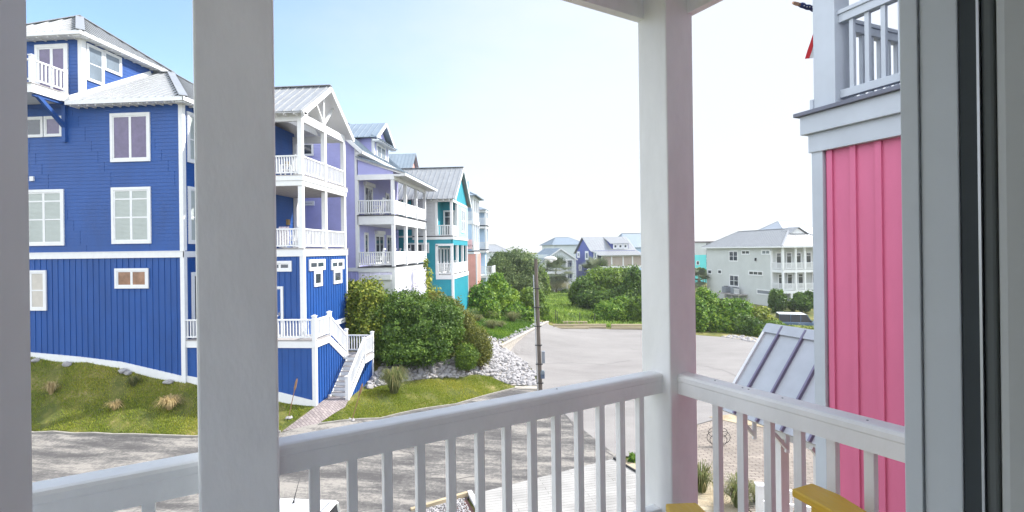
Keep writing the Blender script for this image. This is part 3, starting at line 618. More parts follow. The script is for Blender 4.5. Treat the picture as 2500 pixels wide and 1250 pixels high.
b = MB(); b.box(-22.5, -16.66, 21.46, 21.52, 15.02, 15.2); b.box(-16.7, -16.64, 21.46, 31.9, 15.02, 15.2); b.build('eave_fascia', WHITE, bh)
b = MB(); b.prism([(-22.5, 21.52, 15.03), (-16.7, 21.52, 15.03), (-16.7, 31.8, 15.03), (EX-.02, 31.8, 15.03), (EX-.02, 22.02, 15.03), (-22.5, 22.02, 15.03)], UP*.03); b.build('soffit', CEILP, bh)
b = MB(); tails(b, (-22.3, 21.5, 15.11), (-16.8, 21.5, 15.11), YP, .42, .5, .12, .06); tails(b, (-16.68, 21.6, 15.11), (-16.68, 31.5, 15.11), XN, .42, .46, .12, .06); b.build_each('rafter_tail', WHITE, bh)
# south windows
sp = (0, S, 0)
win_px(bh, 271, 276, 368, 395, sp, YN, XP, cols=2, pane=GLASSV, trim=.13)
win_px(bh, 274, 457, 370, 595, sp, YN, XP, cols=2, rows=(.46, .82), pane=BLIND, trim=.13)
win_px(bh, 60, 463, 158, 600, sp, YN, XP, cols=2, rows=(.46, .82), pane=BLIND, trim=.13)
win_px(bh, 282, 655, 364, 704, sp, YN, XP, cols=2, pane=mat('warm_reflecting_glass', (.3, .17, .11), .15, .5, 1.5), trim=.12)
win_px(bh, 40, 660, 115, 758, sp, YN, XP, cols=2, rows=(.5,), pane=CURT if 0 else mat('pale_roller_blind', (.5, .47, .42), .5), trim=.12)
win_px(bh, 110, 284, 153, 334, sp, YN, XP, cols=1, pane=GLASSV, trim=.1); win_px(bh, 62, 286, 107, 336, sp, YN, XP, cols=1, pane=GLASS, trim=.1)
MB().on(V((-24.85, S, 11.6)), XP, YN, 0, .2, 0, .22, 0, .08).build('vent_cover', WHITE, bh)
# east windows and door
for z, hh in ((12.36, 2.4), (8.5, 2.72)):
    window(bh, (EX, 22.28, z), YP, XP, 1.4, hh, cols=2, rows=(.46,), pane=BLIND, trim=.13)
dd = window(bh, (EX, 22.45, 3.95), YP, XP, 1.0, 3.2, cols=1, pane=DARK, trim=.14, name='door')
# tower
TX = -22.44; TS = 22.3; TN = 27.2
b = MB(); lap(b, (-28, TS), (TX, TS), 15.0, 18.42, YN); lap(b, (TX, TS), (TX, TN), 15.0, 18.42, XP); wallq(b, (-28, TN), (TX, TN), 15, 18.4); wallq(b, (-28, TS), (-28, TN), 15, 18.4); b.build('tower_wall', [BLUE, BLUE], bh)
corner(bh, TX-.06, TS+.06, 15.0, 18.42, .22)
b = MB(); t0, t1, t2, t3 = V((-22.0, 21.8, 18.6)), V((-22.0, 27.7, 18.6)), V((-28, 27.7, 18.6)), V((-28, 21.8, 18.6)); ta = V((-25, 24.75, 20.75))
for q in ((t3, t0, ta), (t0, t1, ta), (t1, t2, ta), (t2, t3, ta)): roof_plane(b, list(q), .4)
for q in (t0, t1, t2, t3): cap(b, ta, q, .34)
b.build('tower_roof', ROOF, bh)
b = MB(); b.box(-28, -21.98, 21.76, 21.83, 18.43, 18.6); b.box(-22.03, -21.97, 21.83, 27.7, 18.43, 18.6); b.build('tower_fascia', WHITE, bh)
b = MB(); tails(b, (-27.6, 21.8, 18.52), (-22.1, 21.8, 18.52), YP, .55, .5, .12, .07); tails(b, (-22.02, 21.9, 18.52), (-22.02, 27.5, 18.52), XN, .55, .42, .12, .07); b.box(-28, TX, 21.83, TS, 18.42, 18.45); b.box(TX, -22.03, 21.83, 27.6, 18.42, 18.45); b.build('tower_rafters', WHITE, bh)
window(bh, (TX, 22.5, 16.52), YP, XP, .95, 1.8, cols=1, rows=(.48,), pane=GLASSB, trim=.1); window(bh, (TX, 23.43, 17.35), YP, XP, 1.05, 1.0, cols=1, pane=GLASSB, trim=.1)
b = MB(); f0 = V((TX+.03, 21.6, 15.36)); f1 = V((TX+.03, 26.4, 18.22)); b.bar(f0, f1, .06, .22); b.build('flashing', WHITE, bh)
fd = window(bh, (-24.85, TS, 15.72), XP, YN, 1.72, 2.5, cols=2, pane=GLASSV, trim=.16, name='french_door')
MB().tube([(-24.03, TS-.06, 16.75), (-24.03, TS-.06, 16.95)], .02, 6).build('handle', CHROME, fd)
# roof balcony with its bracket
b = MB(); b.box(-28, -22.86, 20.32, 22.0, 15.27, 15.66); b.hexa([V((-22.86, 21.6, 15.27)), V((-22.4, 21.98, 15.27)), V((-22.4, 22, 15.27)), V((-22.86, 22, 15.27)), V((-22.86, 21.6, 15.66)), V((-22.4, 21.98, 15.5)), V((-22.4, 22, 15.5)), V((-22.86, 22, 15.66))]); b.build('deck_fascia', WHITE, bh)
MB().box(-28, -22.83, 20.28, 22.0, 15.66, 15.7).build('deck_boards', DECKW, bh)
railing(bh, (-22.93, 20.4, 15.74), (-22.93, 21.95, 15.74), 1.03, .17, .05); railing(bh, (-28, 20.38, 15.74), (-22.95, 20.38, 15.74), 1.03, .17, .05)
post(bh, -22.93, 20.38, 15.7, 16.9, .13, cap=1); post(bh, -22.93, 21.93, 15.7, 16.85, .11)
b = MB(); b.bar((-23.0, 20.6, 15.3), (-23.0, 21.95, 14.1), .16, .16); b.box(-23.09, -22.91, 21.86, S, 13.4, 15.27); b.box(-23.07, -22.93, 20.5, 21.9, 15.14, 15.27); b.build('bracket', BLUE, bh)
# front porch block
PX, P0, P1, PB = -12.01, 23.2, 28.33, -15.1
b = MB(); battens(b, (PX, P0), (PX, P1), 1.0, 7.86, XP, .29); battens(b, (EX, P0), (PX, P0), 1.0, 7.86, YN, .29); wallq(b, (EX, P1), (PX, P1), 1, 7.86); b.build('base_wall', BLUE, bh)
corner(bh, PX-.04, P0+.06, 1.0, 7.86, .2); corner(bh, PX-.02, P1-.06, 1.0, 7.86, .12)
b = MB(); lap(b, (PB, P0+.3), (PB, P1), 8.2, 15.0, XP); lap(b, (EX, P0+.3), (PB, P0+.3), 8.2, 15, YN); wallq(b, (EX, P1), (PB, P1), 8.2, 15); b.build('porch_wall', [BLUE, BLUE], bh)
b = MB(); b.box(PB, PX+.06, P0-.06, P1+.06, 7.84, 8.2); b.build('lower_band', WHITE, bh)
b = MB(); b.box(PB, PX+.03, P0-.03, P1+.03, 11.25, 11.5); b.box(PB, PX+.07, P0-.07, P1+.07, 11.5, 11.74); b.build('upper_band', WHITE, bh)
b = MB(); b.box(PB, PX+.1, P0-.1, P1+.1, 8.2, 8.23); b.box(PB, PX+.09, P0-.09, P1+.09, 11.74, 11.77); b.box(PB, PX-.02, P0+.02, P1-.02, 11.22, 11.25); b.build_each('deck_boards', DECKW, bh)
for y in (P0+.12, 25.77, P1-.12):
    for z0, z1 in ((8.23, 11.25), (11.77, 14.38)): post(bh, PX-.1, y, z0, z1, .22)
for z0, z1 in ((8.23, 11.25), (11.77, 14.38)): post(bh, PB+.12, P1-.12, z0, z1, .2)
for z in (8.23, 11.77):
    railing(bh, (PB, P0+.1, z), (PX-.2, P0+.1, z), .97, .13, .05)
    for y0, y1 in ((P0+.24, 25.65), (25.89, P1-.24)): railing(bh, (PX-.08, y0, z), (PX-.08, y1, z), .97, .15, .04)
    railing(bh, (PB+.2, P1-.1, z), (PX-.2, P1-.1, z), .97, .13, .045)
b = MB(); b.box(PX-.2, PX, P0, P1, 14.38, 14.78); b.box(PB, PX-.2, P0+.02, P0+.2, 14.38, 14.78); b.box(PB, PX-.2, P1-.2, P1-.02, 14.38, 14.78); b.build('porch_beam', WHITE, bh)
b = MB(); b.box(PX-.14, PX-.04, 25.7, 25.84, 14.78, 16.5); b.bar((PX-.09, 25.77, 14.8), (PX-.09, 24.6, 16.0), .1, .12, XP); b.bar((PX-.09, 25.77, 14.8), (PX-.09, 26.94, 16.0), .1, .12, XP); b.build('gable_truss', WHITE, bh)
ga = V((PX+.35, 25.77, 16.85)); g0 = V((PX+.35, 22.75, 14.72)); g1 = V((PX+.35, 28.78, 14.72)); bk = V((-7.5, 0, 0))
b = MB(); roof_plane(b, [g0+bk, g0, ga, ga+bk], .42); roof_plane(b, [g1, g1+bk, ga+bk, ga], .42); cap(b, ga, ga+bk, .3); b.build('porch_roof', ROOF, bh)
b = MB()
for e in (g0, g1):
    b.bar(e+V((0, 0, -.14)), ga+V((0, 0, -.16)), .06, .24)
b.build('rake_trim', WHITE, bh)
b = MB(); i_ = -UP*.07
b.add([g0+i_, ga+i_, ga+bk+i_, g0+bk+i_], [(0, 1, 2, 3)]); b.add([g1+i_, ga+i_, ga+bk+i_, g1+bk+i_], [(0, 1, 2, 3)])
b.prism([(-13.6, P0, 14.8), (-13.6, P1, 14.8), (-13.6, 25.77, 16.72)], XN*.05); b.build('porch_ceiling', CEILP, bh)
b = MB(); tails(b, g0+bk-UP*.0, g0-UP*.0, YP, .5, .4, .1, .06); b.build_each('rafter_tail', WHITE, bh)
pxp = (PX, 0, 0)
for r in ((753, 633, 792, 660), (807, 633, 838, 658)): win_px(bh, *r, pxp, XP, YP, cols=2, trim=.12)
for r in ((765, 660.5, 785, 699), (813, 658.5, 833, 692)): win_px(bh, *r, pxp, XP, YP, cols=1, trim=.12)
win_px(bh, 816, 779, 842, 790, pxp, XP, YP, cols=2, trim=.08)
win_px(bh, 655, 637, 713, 663, (0, P0, 0), YN, XP, cols=2, trim=.12)
dr = window(bh, (-14.1, P0, 3.95), XP, YN, 1.1, 2.45, cols=1, pane=BLUE, trim=.1, name='door')
MB().tube([(-13.2, P0-.07, 5.0), (-13.2, P0-.07, 5.15)], .03, 6).build('handle', CHROME, dr)
for z in (12.9, 9.6): MB().box(PB, PB+.14, 27.3, 27.5, z, z+.32).build('wall_lantern', mat('brass_lantern', (.5, .33, .12), .4, metal=.6), bh)
deck_chair('white rocking chair with slats on the upper porch of the blue house', -13.3, 24.3, 11.77, -1.4, WHITE); deck_chair('white rocking chair with slats on the lower porch of the blue house', -13.2, 24.2, 8.23, -1.3, WHITE)
b = MB(); b.box(-13.4, -12.9, 23.55, 23.6, 8.35, 9.3)
bag = b.build('striped_blanket', mat('dark_striped_blanket', (.5, .45, .5), .9, .8, 3, dirt=(.04, .02, .05), streak=(6, .2, 3)), None); tag(bag, 'dark zebra striped blanket hanging behind the lower porch railing of the blue house', 'blanket')
# landing, stairs
LX, LY = -10.88, 22.05
b = MB(); battens(b, (EX, LY+.03), (LX-.03, LY+.03), .3, 3.7, YN, .3, .04, .012)
n_ = XP; top = lambda s: 3.62 if LY+s < 23.55 else 3.62-(LY+s-23.55)*.66
p_ = V((LX-.03, LY, 0)); s_ = .15
b.add([V((LX-.03, LY, .3)), V((LX-.03, 25.45, .3)), V((LX-.03, 25.45, top(25.45-LY))), V((LX-.03, 23.55, 3.62)), V((LX-.03, LY, 3.62))], [(0, 1, 2, 3, 4)])
while s_ < 3.35: b.on(p_, YP, XP, s_-.025, s_+.025, .3, top(s_)-.01, -.001, .03); s_ += .26
b.build('landing_skirt_wall', BLUE, bh)
b = MB(); pts = [(EX, 2.35), (-14.5, 1.9), (-12.6, 1.62), (LX, 1.22)]
for (x0, z0), (x1, z1) in zip(pts[:-1], pts[1:]): b.hexa([V((x0, LY-.02, z0-1)), V((x1, LY-.02, z1-1)), V((x1, LY+.02, z1-1)), V((x0, LY+.02, z0-1)), V((x0, LY-.02, z0)), V((x1, LY-.02, z1)), V((x1, LY+.02, z1)), V((x0, LY+.02, z0))])
b.build('foundation_skirt', WHITE, bh); corner(bh, LX-.06, LY+.06, -.2, 3.66, .18)
b = MB(); b.box(EX, LX+.03, LY-.04, LY, 3.66, 3.97); b.box(LX, LX+.04, LY, 23.55, 3.66, 3.97); b.build('landing_band', WHITE, bh)
MB().box(EX, LX+.06, LY-.06, P0, 3.98, 4.02).build('deck_boards', DECKW, bh); MB().box(PX, LX+.06, P0, 23.56, 3.98, 4.02).build('deck_boards', DECKW, bh)
railing(bh, (EX+.05, LY, 4.02), (-12.85, LY, 4.02), .95, .14, .045); railing(bh, (-12.7, LY, 4.02), (LX-.1, LY, 4.02), .95, .14, .045); railing(bh, (LX, LY+.1, 4.02), (LX, 23.45, 4.02), .95, .14, .045)
for x, y, z in ((-12.78, LY-.03, 3.7), (LX-.02, LY-.02, 3.68), (LX, 23.52, 3.98)): post(bh, x, y, z, 5.1, .16, cap=1)
b = MB()
for i in range(6):
    z = 3.98-.245*(i+1)+.03; y = 23.56+.31*i; b.box(PX, LX+.02, y, y+.34, z-.04, z)
    b.box(PX, LX-.02, y, y+.02, z, z+.2)
b.build_each('tread', WHITE, bh)
b = MB(); b.prism([(LX-.02, 23.5, 3.97), (LX-.02, 25.5, 2.72), (LX-.02, 25.5, 2.3), (LX-.02, 23.5, 3.6)], XP*.045); b.build('stringer', WHITE, bh)
railing(bh, (LX, 23.6, 3.98), (LX, 25.42, 2.76), .95, .15, .045)
post(bh, LX, 25.47, 2.3, 3.95, .14, cap=1)
L2 = 2.53; RX = -9.98
b = MB(); b.box(PX, RX+.12, 25.48, 26.75, L2-.04, L2); b.build('deck_boards', DECKW, bh)
b = MB(); b.box(RX+.04, RX+.1, 25.48, 26.75, L2-.36, L2-.04); b.box(PX, RX+.04, 26.7, 26.75, L2-.36, L2-.04); b.build('landing_band', WHITE, bh)
b = MB(); battens(b, (RX+.04, 23.7), (RX+.04, 26.72), .2, 2.18, XP, .24, .05, .025, top=lambda s: min(2.18, .99+s*.642)); wallq(b, (PX, 26.7), (RX+.04, 26.7), .5, 2.2); b.build('landing_skirt_wall', BLUE, bh)
corner(bh, RX+.05, 26.7, .4, 2.18, .1)
railing(bh, (PX+.1, 26.68, L2), (RX, 26.68, L2), .95, .14, .045); railing(bh, (RX+.05, 25.6, L2), (RX+.05, 26.6, L2), .95, .14, .045)
post(bh, RX+.05, 26.68, L2-.3, L2+1.08, .14, cap=1); post(bh, RX+.05, 25.5, L2-.3, L2+1.02, .14)
b = MB(); tr = MB()
for i in range(8):
    z = L2-.19*(i+1); y = 25.48-.265*i; tr.box(LX+.02, RX, y-.29, y+.0, z-.035, z); b.box(LX+.03, RX-.01, y-.022, y-.004, z, z+.155)
tr.build_each('tread', DECKW, bh); b.build_each('riser', WHITE, bh)
for x in (LX+.01, RX+.03):
    MB().prism([(x, 25.48, 2.5), (x, 23.3, .95), (x, 23.3, .7), (x, 25.48, 2.1)], XP*.04).build('stringer', WHITE, bh)
railing(bh, (RX+.05, 23.4, 1.05), (RX+.05, 25.45, 2.56), .93, .15, .045, low=.16)
post(bh, RX+.05, 23.33, .8, 2.02, .17, cap=1)

# ------------------------------------------------------------------ lavender house
lh = thing('lavender_house', (-12.4, 35, 2.2), 'lavender house with a dormer, a shed-roofed double porch and a roller shutter', 'house')
LS, LXF, LPX, LN = 31.0, -12.38, -10.04, 39.4
zr = lambda x: 14.5+(-12.0-x)*.9
b = MB(); lap(b, (-22, LS), (LXF, LS), 6.9, 17.8, YN, .19, span=lambda z: (0 if z < 14.7 else 1.9+(z-14.7)/.9, 9.62-max(0., (z-14.7)/.9)))
lap(b, (LXF, LS), (LXF, LN), 6.9, 14.8, XP, .19); b.build('siding_wall', [LAV, LAVPALE], lh)
b = MB(); battens(b, (-22, LS+.02), (LXF, LS+.02), 1.5, 6.8, YN, .3); wallq(b, (LXF-.01, LS), (LXF-.01, LN), 1.5, 6.8); wallq(b, (-22, LN), (LXF, LN), 1.5, 14.8); b.build('batten_wall', LAV, lh)
b = MB(); b.box(-22, LXF+.03, LS-.045, LS, 6.78, 7.02); b.build('belt_trim', WHITE, lh); corner(lh, LXF-.05, LS+.05, 7.02, 14.6, .2)
b = MB(); q0, q1 = V((-11.9, 30.55, 14.42)), V((-11.9, 39.9, 14.42)); q2, q3 = V((-16.0, 39.9, 18.1)), V((-16.0, 30.55, 18.1))
roof_plane(b, [q0, q1, q2, q3], .42); roof_plane(b, [V((-20.1, 39.9, 14.42)), V((-20.1, 30.55, 14.42)), q3, q2], .42); cap(b, q2, q3, .3); b.build('roof', ROOFB, lh)
b = MB(); b.bar(q0-UP*.14, q3-UP*.14, .06, .22); b.box(-11.93, -11.87, 30.6, 39.9, 14.2, 14.37); b.build('rake_trim', WHITE, lh)
b = MB(); tails(b, (-11.92, 30.7, 14.33), (-11.92, 39.8, 14.33), XN, .5, .42, .14, .07); b.build_each('rafter_tail', WHITE, lh)
# dormer
dx, d0, d1 = -12.25, 33.6, 36.6
b = MB(); lap(b, (dx-3, d0), (dx, d0), 13.6, 15.85, YN, .17); lap(b, (dx, d0), (dx, d1), 13.6, 15.85, XP, .17); wallq(b, (dx-3, d1), (dx, d1), 13.6, 15.85); b.prism([(dx, d0, 15.85), (dx, d1, 15.85), (dx, 35.1, 17.0)], XN*.06); b.build('dormer_wall', LAV, lh)
corner(lh, dx-.03, d0+.06, 13.8, 15.85, .18); corner(lh, dx-.03, d1-.06, 13.8, 15.85, .18)
b = MB(); a_ = V((dx+.45, 35.1, 17.25)); l_ = V((dx+.45, 33.15, 15.85)); r_ = V((dx+.45, 37.05, 15.85)); k_ = V((-4.5, 0, 0))
roof_plane(b, [l_+k_, l_, a_, a_+k_], .42); roof_plane(b, [r_, r_+k_, a_+k_, a_], .42); roof_plane(b, [V((dx+.62, 33.1, 15.72)), V((dx+.62, 37.1, 15.72)), V((dx, 36.9, 16.05)), V((dx, 33.3, 16.05))], 2.); b.build('dormer_roof', ROOFB, lh)
b = MB(); b.bar(l_-UP*.12, a_-UP*.12, .06, .2); b.bar(r_-UP*.12, a_-UP*.12, .06, .2); tails(b, (dx+.6, 33.2, 15.72), (dx+.6, 37.0, 15.72), XN, .4, .5, .1, .06); b.build('dormer_trim', WHITE, lh)
window(lh, (dx, 34.1, 13.85), YP, XP, 2.0, 1.8, cols=2, rows=(.48,), pane=GLASSB, trim=.12)
# porch
b = MB(); roof_plane(b, [V((-9.2, 30.75, 13.0)), V((-9.2, 39.5, 13.0)), V((LXF, 39.5, 14.08)), V((LXF, 30.75, 14.08))], .45); b.build('porch_roof', ROOFB, lh)
b = MB(); b.prism([(LXF, 30.95, 13.98), (LXF, 30.95, 12.92), (LPX, 30.95, 12.92), (LPX, 30.95, 13.2)], YP*.1); b.build('porch_gable_infill', LAV, lh)
b = MB(); b.bar((LXF, 30.9, 13.97), (-9.22, 30.9, 12.9), .06, .16); b.box(-9.24, -9.18, 30.8, 39.5, 12.78, 12.94); b.box(LXF, LPX+.08, 30.92, 31.1, 12.58, 12.92); b.box(LPX-.1, LPX+.08, 31.1, 39.0, 12.58, 12.92); b.build('porch_beam', WHITE, lh)
b = MB(); tails(b, (-9.22, 30.9, 12.93), (-9.22, 39.4, 12.93), XN, .42, .75, .12, .07); b.build_each('rafter_tail', WHITE, lh)
MB().add([(-9.2, 30.8, 12.95), (-9.2, 39.4, 12.95), (LXF, 39.4, 13.9), (LXF, 30.8, 13.9)], [(0, 1, 2, 3)]).build('porch_ceiling', LAVPALE, lh)
b = MB(); b.box(LXF, LPX+.05, 30.95, 39.05, 9.75, 10.3); b.build('upper_band', WHITE, lh); MB().box(LXF, LPX+.08, 30.9, 39.1, 10.3, 10.36).build('deck_boards', DARK, lh)
b = MB(); b.box(LXF, LPX+.05, 30.95, 39.05, 6.72, 7.02); b.build('lower_band', WHITE, lh); MB().box(LXF, LPX+.08, 30.9, 39.1, 7.02, 7.07).build('deck_boards', DARK, lh)
for y in (31.08, 33.75, 36.4, 38.92):
    for z0, z1 in ((7.07, 9.75), (10.36, 12.58)): post(lh, LPX-.06, y, z0, z1, .2)
for z in (7.07, 10.36):
    railing(lh, (LXF+.05, 31.05, z), (LPX-.15, 31.05, z), .95, .14, .06)
    for y0, y1 in ((31.2, 33.63), (33.87, 36.28), (36.52, 38.8)): railing(lh, (LPX-.06, y0, z), (LPX-.06, y1, z), .95, .11, .07)
b = MB(); battens(b, (LPX, 31), (LPX, 39), 1.2, 6.72, XP, .26, .045); battens(b, (LXF, 31.03), (LPX, 31.03), 1.2, 6.72, YN, .3); wallq(b, (LXF, 39), (LPX, 39), 1.2, 6.72); b.build('porch_base_wall', LAVPALE, lh); corner(lh, LPX-.04, 31.05, 1.2, 6.72, .2)
fp_ = (LXF, 0, 0)
sh_ = win_px(lh, 917, 672, 957, 722, (0, 31.0, 0), YN, XP, cols=1, rows=(.12, .24, .36, .48, .6, .72, .84), pane=WHITE, trim=.08, name='roller_shutter')
MB().on(atP(914, 683, V((0, 31, 0)), YN), XP, YN, 0, 1.15, 0, .32, .02, .2).build('shutter_box', WHITE, sh_)
for y, w_, z, hh, nm in ((32.1, 1.5, 10.36, 2.1, 'door'), (36.3, .8, 10.9, 1.5, 'window'), (32.0, .7, 7.75, 1.55, 'window'), (34.0, 1.8, 7.1, 2.15, 'door'), (36.4, 1.5, 7.1, 2.15, 'door')):
    window(lh, (LXF, y, z), YP, XP, w_, hh, cols=2 if w_ > 1 else 1, pane=GLASS, trim=.12, name=nm)
for y, z in ((32.0, 12.42), (33.95, 9.25)): MB().box(LXF, LXF+.22, y, y+1.7, z, z+.24).build('shutter_box', WHITE, lh)
win_px(lh, 735, 349, 766, 381, (0, LS, 0), YN, XP, cols=1, pane=GLASS, trim=.1); win_px(lh, 738, 491, 768, 502, (0, LS, 0), YN, XP, cols=1, trim=.1)
for i, (x, y) in enumerate(((-11.6, 32.4), (-11.3, 33.9), (-11.4, 35.2), (-11.2, 36.6))): deck_chair(['white slatted chair nearest the corner post on the lower lavender porch', 'second white slatted chair from the corner on the lower lavender porch', 'third white slatted chair along the lower lavender porch', 'white slatted chair deepest along the lower lavender porch'][i], x, y, 7.07, -1.5+.2*i, WHITE, 'porch_chair', 'chairs on the lavender porch')
for i, (x, y) in enumerate(((-11.4, 31.9), (-11.3, 35.0))): deck_chair(['white slatted chair nearest the corner on the upper lavender porch', 'white slatted chair further along the upper lavender porch'][i], x, y, 10.36, -1.5, WHITE, 'porch_chair', 'chairs on the lavender porch')

# ------------------------------------------------------------------ teal house
th = thing('teal_house', (-8.1, 43.5, 2), 'teal house with a steep grey gable roof, white louvres and corner porches', 'house')
TY, TXF, TNY = 40.0, -8.09, 47.1
b = MB(); battens(b, (-20, TY), (-9.41, TY), 1.2, 8.95, YN, .35, .05, .012); battens(b, (-9.41, TY), (TXF, TY), 1.2, 5.75, YN, .35, .05, .012); battens(b, (TXF, TY), (TXF, TNY), 1.2, 5.75, XP, .35, .05, .012)
b.on(V((-9.41, TY, 0)), XP, YN, 0, 1.2, 8.6, 8.95, -.1, 0); b.on(V((TXF, TY, 0)), YP, XP, .1, 7.1, 8.5, 8.95, -.1, 0); wallq(b, (-20, TNY), (TXF, TNY), 1.2, 12.2)
wallq(b, (-9.5, TY), (-9.5, TNY), 5.9, 8.9); wallq(b, (-9.45, TY+.03), (-9.45, TNY), 9, 12.2); wallq(b, (-9.45, 42.15), (TXF, 42.15), 9, 12.2); wallq(b, (-20, TY+.03), (-11.5, TY+.03), 9, 12.2); b.build('wall', TEAL, th)
b = MB(); b.prism([(TXF, 39.9, 12.2), (TXF, TNY+.1, 12.2), (TXF, 43.55, 15.0)], XN*.1); b.build('gable_wall', TEAL, th)
b = MB(); lap(b, (TXF, 42.1), (TXF, TNY), 9.2, 12.0, XP, .2); b.build('front_siding', [AQUA, AQUA], th)
b = MB()
z = 9.25
while z < 12.0: b.hexa([V((-11.4, TY-.02, z)), V((-9.5, TY-.02, z)), V((-9.5, TY+.04, z+.05)), V((-11.4, TY+.04, z+.05)), V((-11.4, TY-.02, z+.03)), V((-9.5, TY-.02, z+.03)), V((-9.5, TY+.04, z+.08)), V((-11.4, TY+.04, z+.08))]); z += .12
b.add([(-11.4, TY+.05, 9.2), (-9.5, TY+.05, 9.2), (-9.5, TY+.05, 12.1), (-11.4, TY+.05, 12.1)], [(0, 1, 2, 3)]); b.build('louvre_panel', WHITE, th)
tr0, tr1, tra = V((-7.75, 39.55, 12.2)), V((-7.75, 47.6, 12.2)), V((-7.75, 43.55, 15.35)); kk = V((-13, 0, 0))
b = MB(); roof_plane(b, [tr0+kk, tr0, tra, tra+kk], .42); roof_plane(b, [tr1, tr1+kk, tra+kk, tra], .42); cap(b, tra, tra+kk, .3); b.build('roof', ROOF, th)
b = MB(); b.bar(tr0-UP*.13, tra-UP*.13, .06, .2); b.bar(tr1-UP*.13, tra-UP*.13, .06, .2); b.build('rake_trim', WHITE, th); b = MB(); tails(b, tr0+V((-12, 0, 0)), tr0, YP, .5, .4, .1, .06); b.build_each('rafter_tail', WHITE, th)
b = MB(); b.box(-11.4, TXF+.05, TY-.05, TY+.05, 8.95, 9.17); b.box(TXF-.05, TXF+.05, TY+.05, TNY, 8.95, 9.17); b.box(-11.4, TXF+.05, TY-.05, TY+.05, 12.0, 12.2); b.box(TXF-.05, TXF+.05, TY+.05, TNY, 12.0, 12.2)
b.box(-9.5, TXF+.05, TY-.05, TY+.04, 8.42, 8.6); b.box(-9.5, TXF+.05, TY-.05, TY+.05, 5.72, 6.07); b.box(TXF-.05, TXF+.05, TY+.05, TNY+.03, 5.72, 6.07); b.build('band_trim', WHITE, th)
b = MB(); b.box(-11.4, TXF+.02, TY-.07, TY+.03, 9.17, 9.25); b.build('dark_flashing', DARK, th)
MB().box(-9.45, TXF, TY, 42.15, 9.1, 9.14).build('deck_boards', DECKW, th); MB().box(-9.5, TXF, TY, TNY, 6.0, 6.05).build('deck_boards', DECKW, th); MB().box(-9.5, TXF-.02, TY+.03, TNY, 8.55, 8.6).build('porch_ceiling', CEILP, th)
for x, y, z0, z1 in ((TXF-.1, TY+.1, 6.07, 8.5), (TXF-.1, 42.3, 6.07, 8.5), (TXF-.1, 44.75, 6.07, 8.5), (TXF-.1, 46.95, 6.07, 8.5), (-9.42, TY+.05, 6.07, 8.5), (TXF-.1, TY+.1, 9.17, 12.0), (TXF-.07, 42.1, 9.17, 12.0), (-9.42, TY+.05, 9.17, 12.0)): post(th, x, y, z0, z1, .2)
corner(th, TXF-.04, TY+.05, 1.2, 5.72, .18); corner(th, TXF-.02, TNY-.05, 1.2, 5.72, .1); corner(th, TXF-.04, TNY-.04, 9.17, 12.0, .14)
railing(th, (-9.32, TY+.05, 6.07), (TXF-.2, TY+.05, 6.07), .95, .13, .05); railing(th, (-9.32, TY+.05, 9.17), (TXF-.2, TY+.05, 9.17), .95, .13, .05); railing(th, (TXF-.08, TY+.2, 9.17), (TXF-.08, 42.0, 9.17), .95, .12, .07)
for y0, y1 in ((40.2, 42.2), (42.4, 44.65), (44.85, 46.85)): railing(th, (TXF-.08, y0, 6.07), (TXF-.08, y1, 6.07), .95, .12, .07)
window(th, (TXF, 43.75, 9.6), YP, XP, 1.9, 2.2, cols=2, rows=(.5,), pane=GLASSB, trim=.13)
window(th, (-9.3, 42.15, 9.17), XP, YN, 1.0, 2.3, cols=1, rows=(.78,), pane=GLASS, trim=.1, name='door')
for y in (40.5, 41.8, 43.1, 44.4): window(th, (-9.5, y, 6.1), YP, XP, 1.0, 2.2, cols=1, pane=GLASS, trim=.1, name='door')
win_px(th, 986, 593, 1048, 618, (0, TY, 0), YN, XP, cols=4, trim=.1); win_px(th, 960, 556, 1010, 580, (0, TY, 0), YN, XP, cols=1, pane=TEAL, trim=.1)
for i, (x, y) in enumerate(((-8.9, 40.8), (-8.8, 42.0))): deck_chair(['white chair by the corner of the teal house lower porch', 'white chair further in on the teal house lower porch'][i], x, y, 6.05, -1.2, WHITE, 'porch_chair')

# ------------------------------------------------------------------ coral house, blue house beyond
ch = thing('coral_house', (-8.8, 57, 2.6), 'coral base house with two white porches stacked above it and a low hip roof', 'house')
CX, CL, CY, CN = -8.75, -8.45, 55.0, 59.2
b = MB(); battens(b, (-20, CY), (CL, CY), 1.5, 7.7, YN, .3, .05, .015); battens(b, (CL, CY), (CL, 57.9), 1.5, 7.7, XP, .3, .05, .015); b.build('wall', CORAL, ch)
b = MB(); lap(b, (-20, CY), (-9.0, CY), 8.0, 11.0, YN, .2); lap(b, (-20, CY), (-10.2, CY), 11.4, 13.9, YN, .2); wallq(b, (-10.2, CY), (-10.2, CN), 11.4, 13.9); wallq(b, (-9.0, CY), (-9.0, CN), 8., 11.); wallq(b, (-20, CN), (-9.0, CN), 8., 13.9); b.build('upper_wall', [SKYB, SKYB], ch)
b = MB(); b.box(-12, CX+.03, CY-.06, CN, 7.65, 7.9); b.box(-12, CX+.03, CY-.06, CN, 10.95, 11.4); b.box(-12, CX+.03, CY-.06, CN, 13.75, 14.1); b.build_each('band_trim', WHITE, ch)
MB().box(-12, CX+.06, CY-.09, CN, 7.9, 8.0).build('deck_boards', DARK, ch); corner(ch, CL-.05, CY+.05, 1.5, 7.65, .14)
for y in (CY+.1, 56.4, 57.8, CN-.1):
    for z0, z1 in ((8.0, 10.95), (11.4, 13.75)): post(ch, CX-.1, y, z0, z1, .2)
for z0, z1 in ((8.0, 10.95), (11.4, 13.75)): post(ch, -10.1, CY+.05, z0, z1, .16)
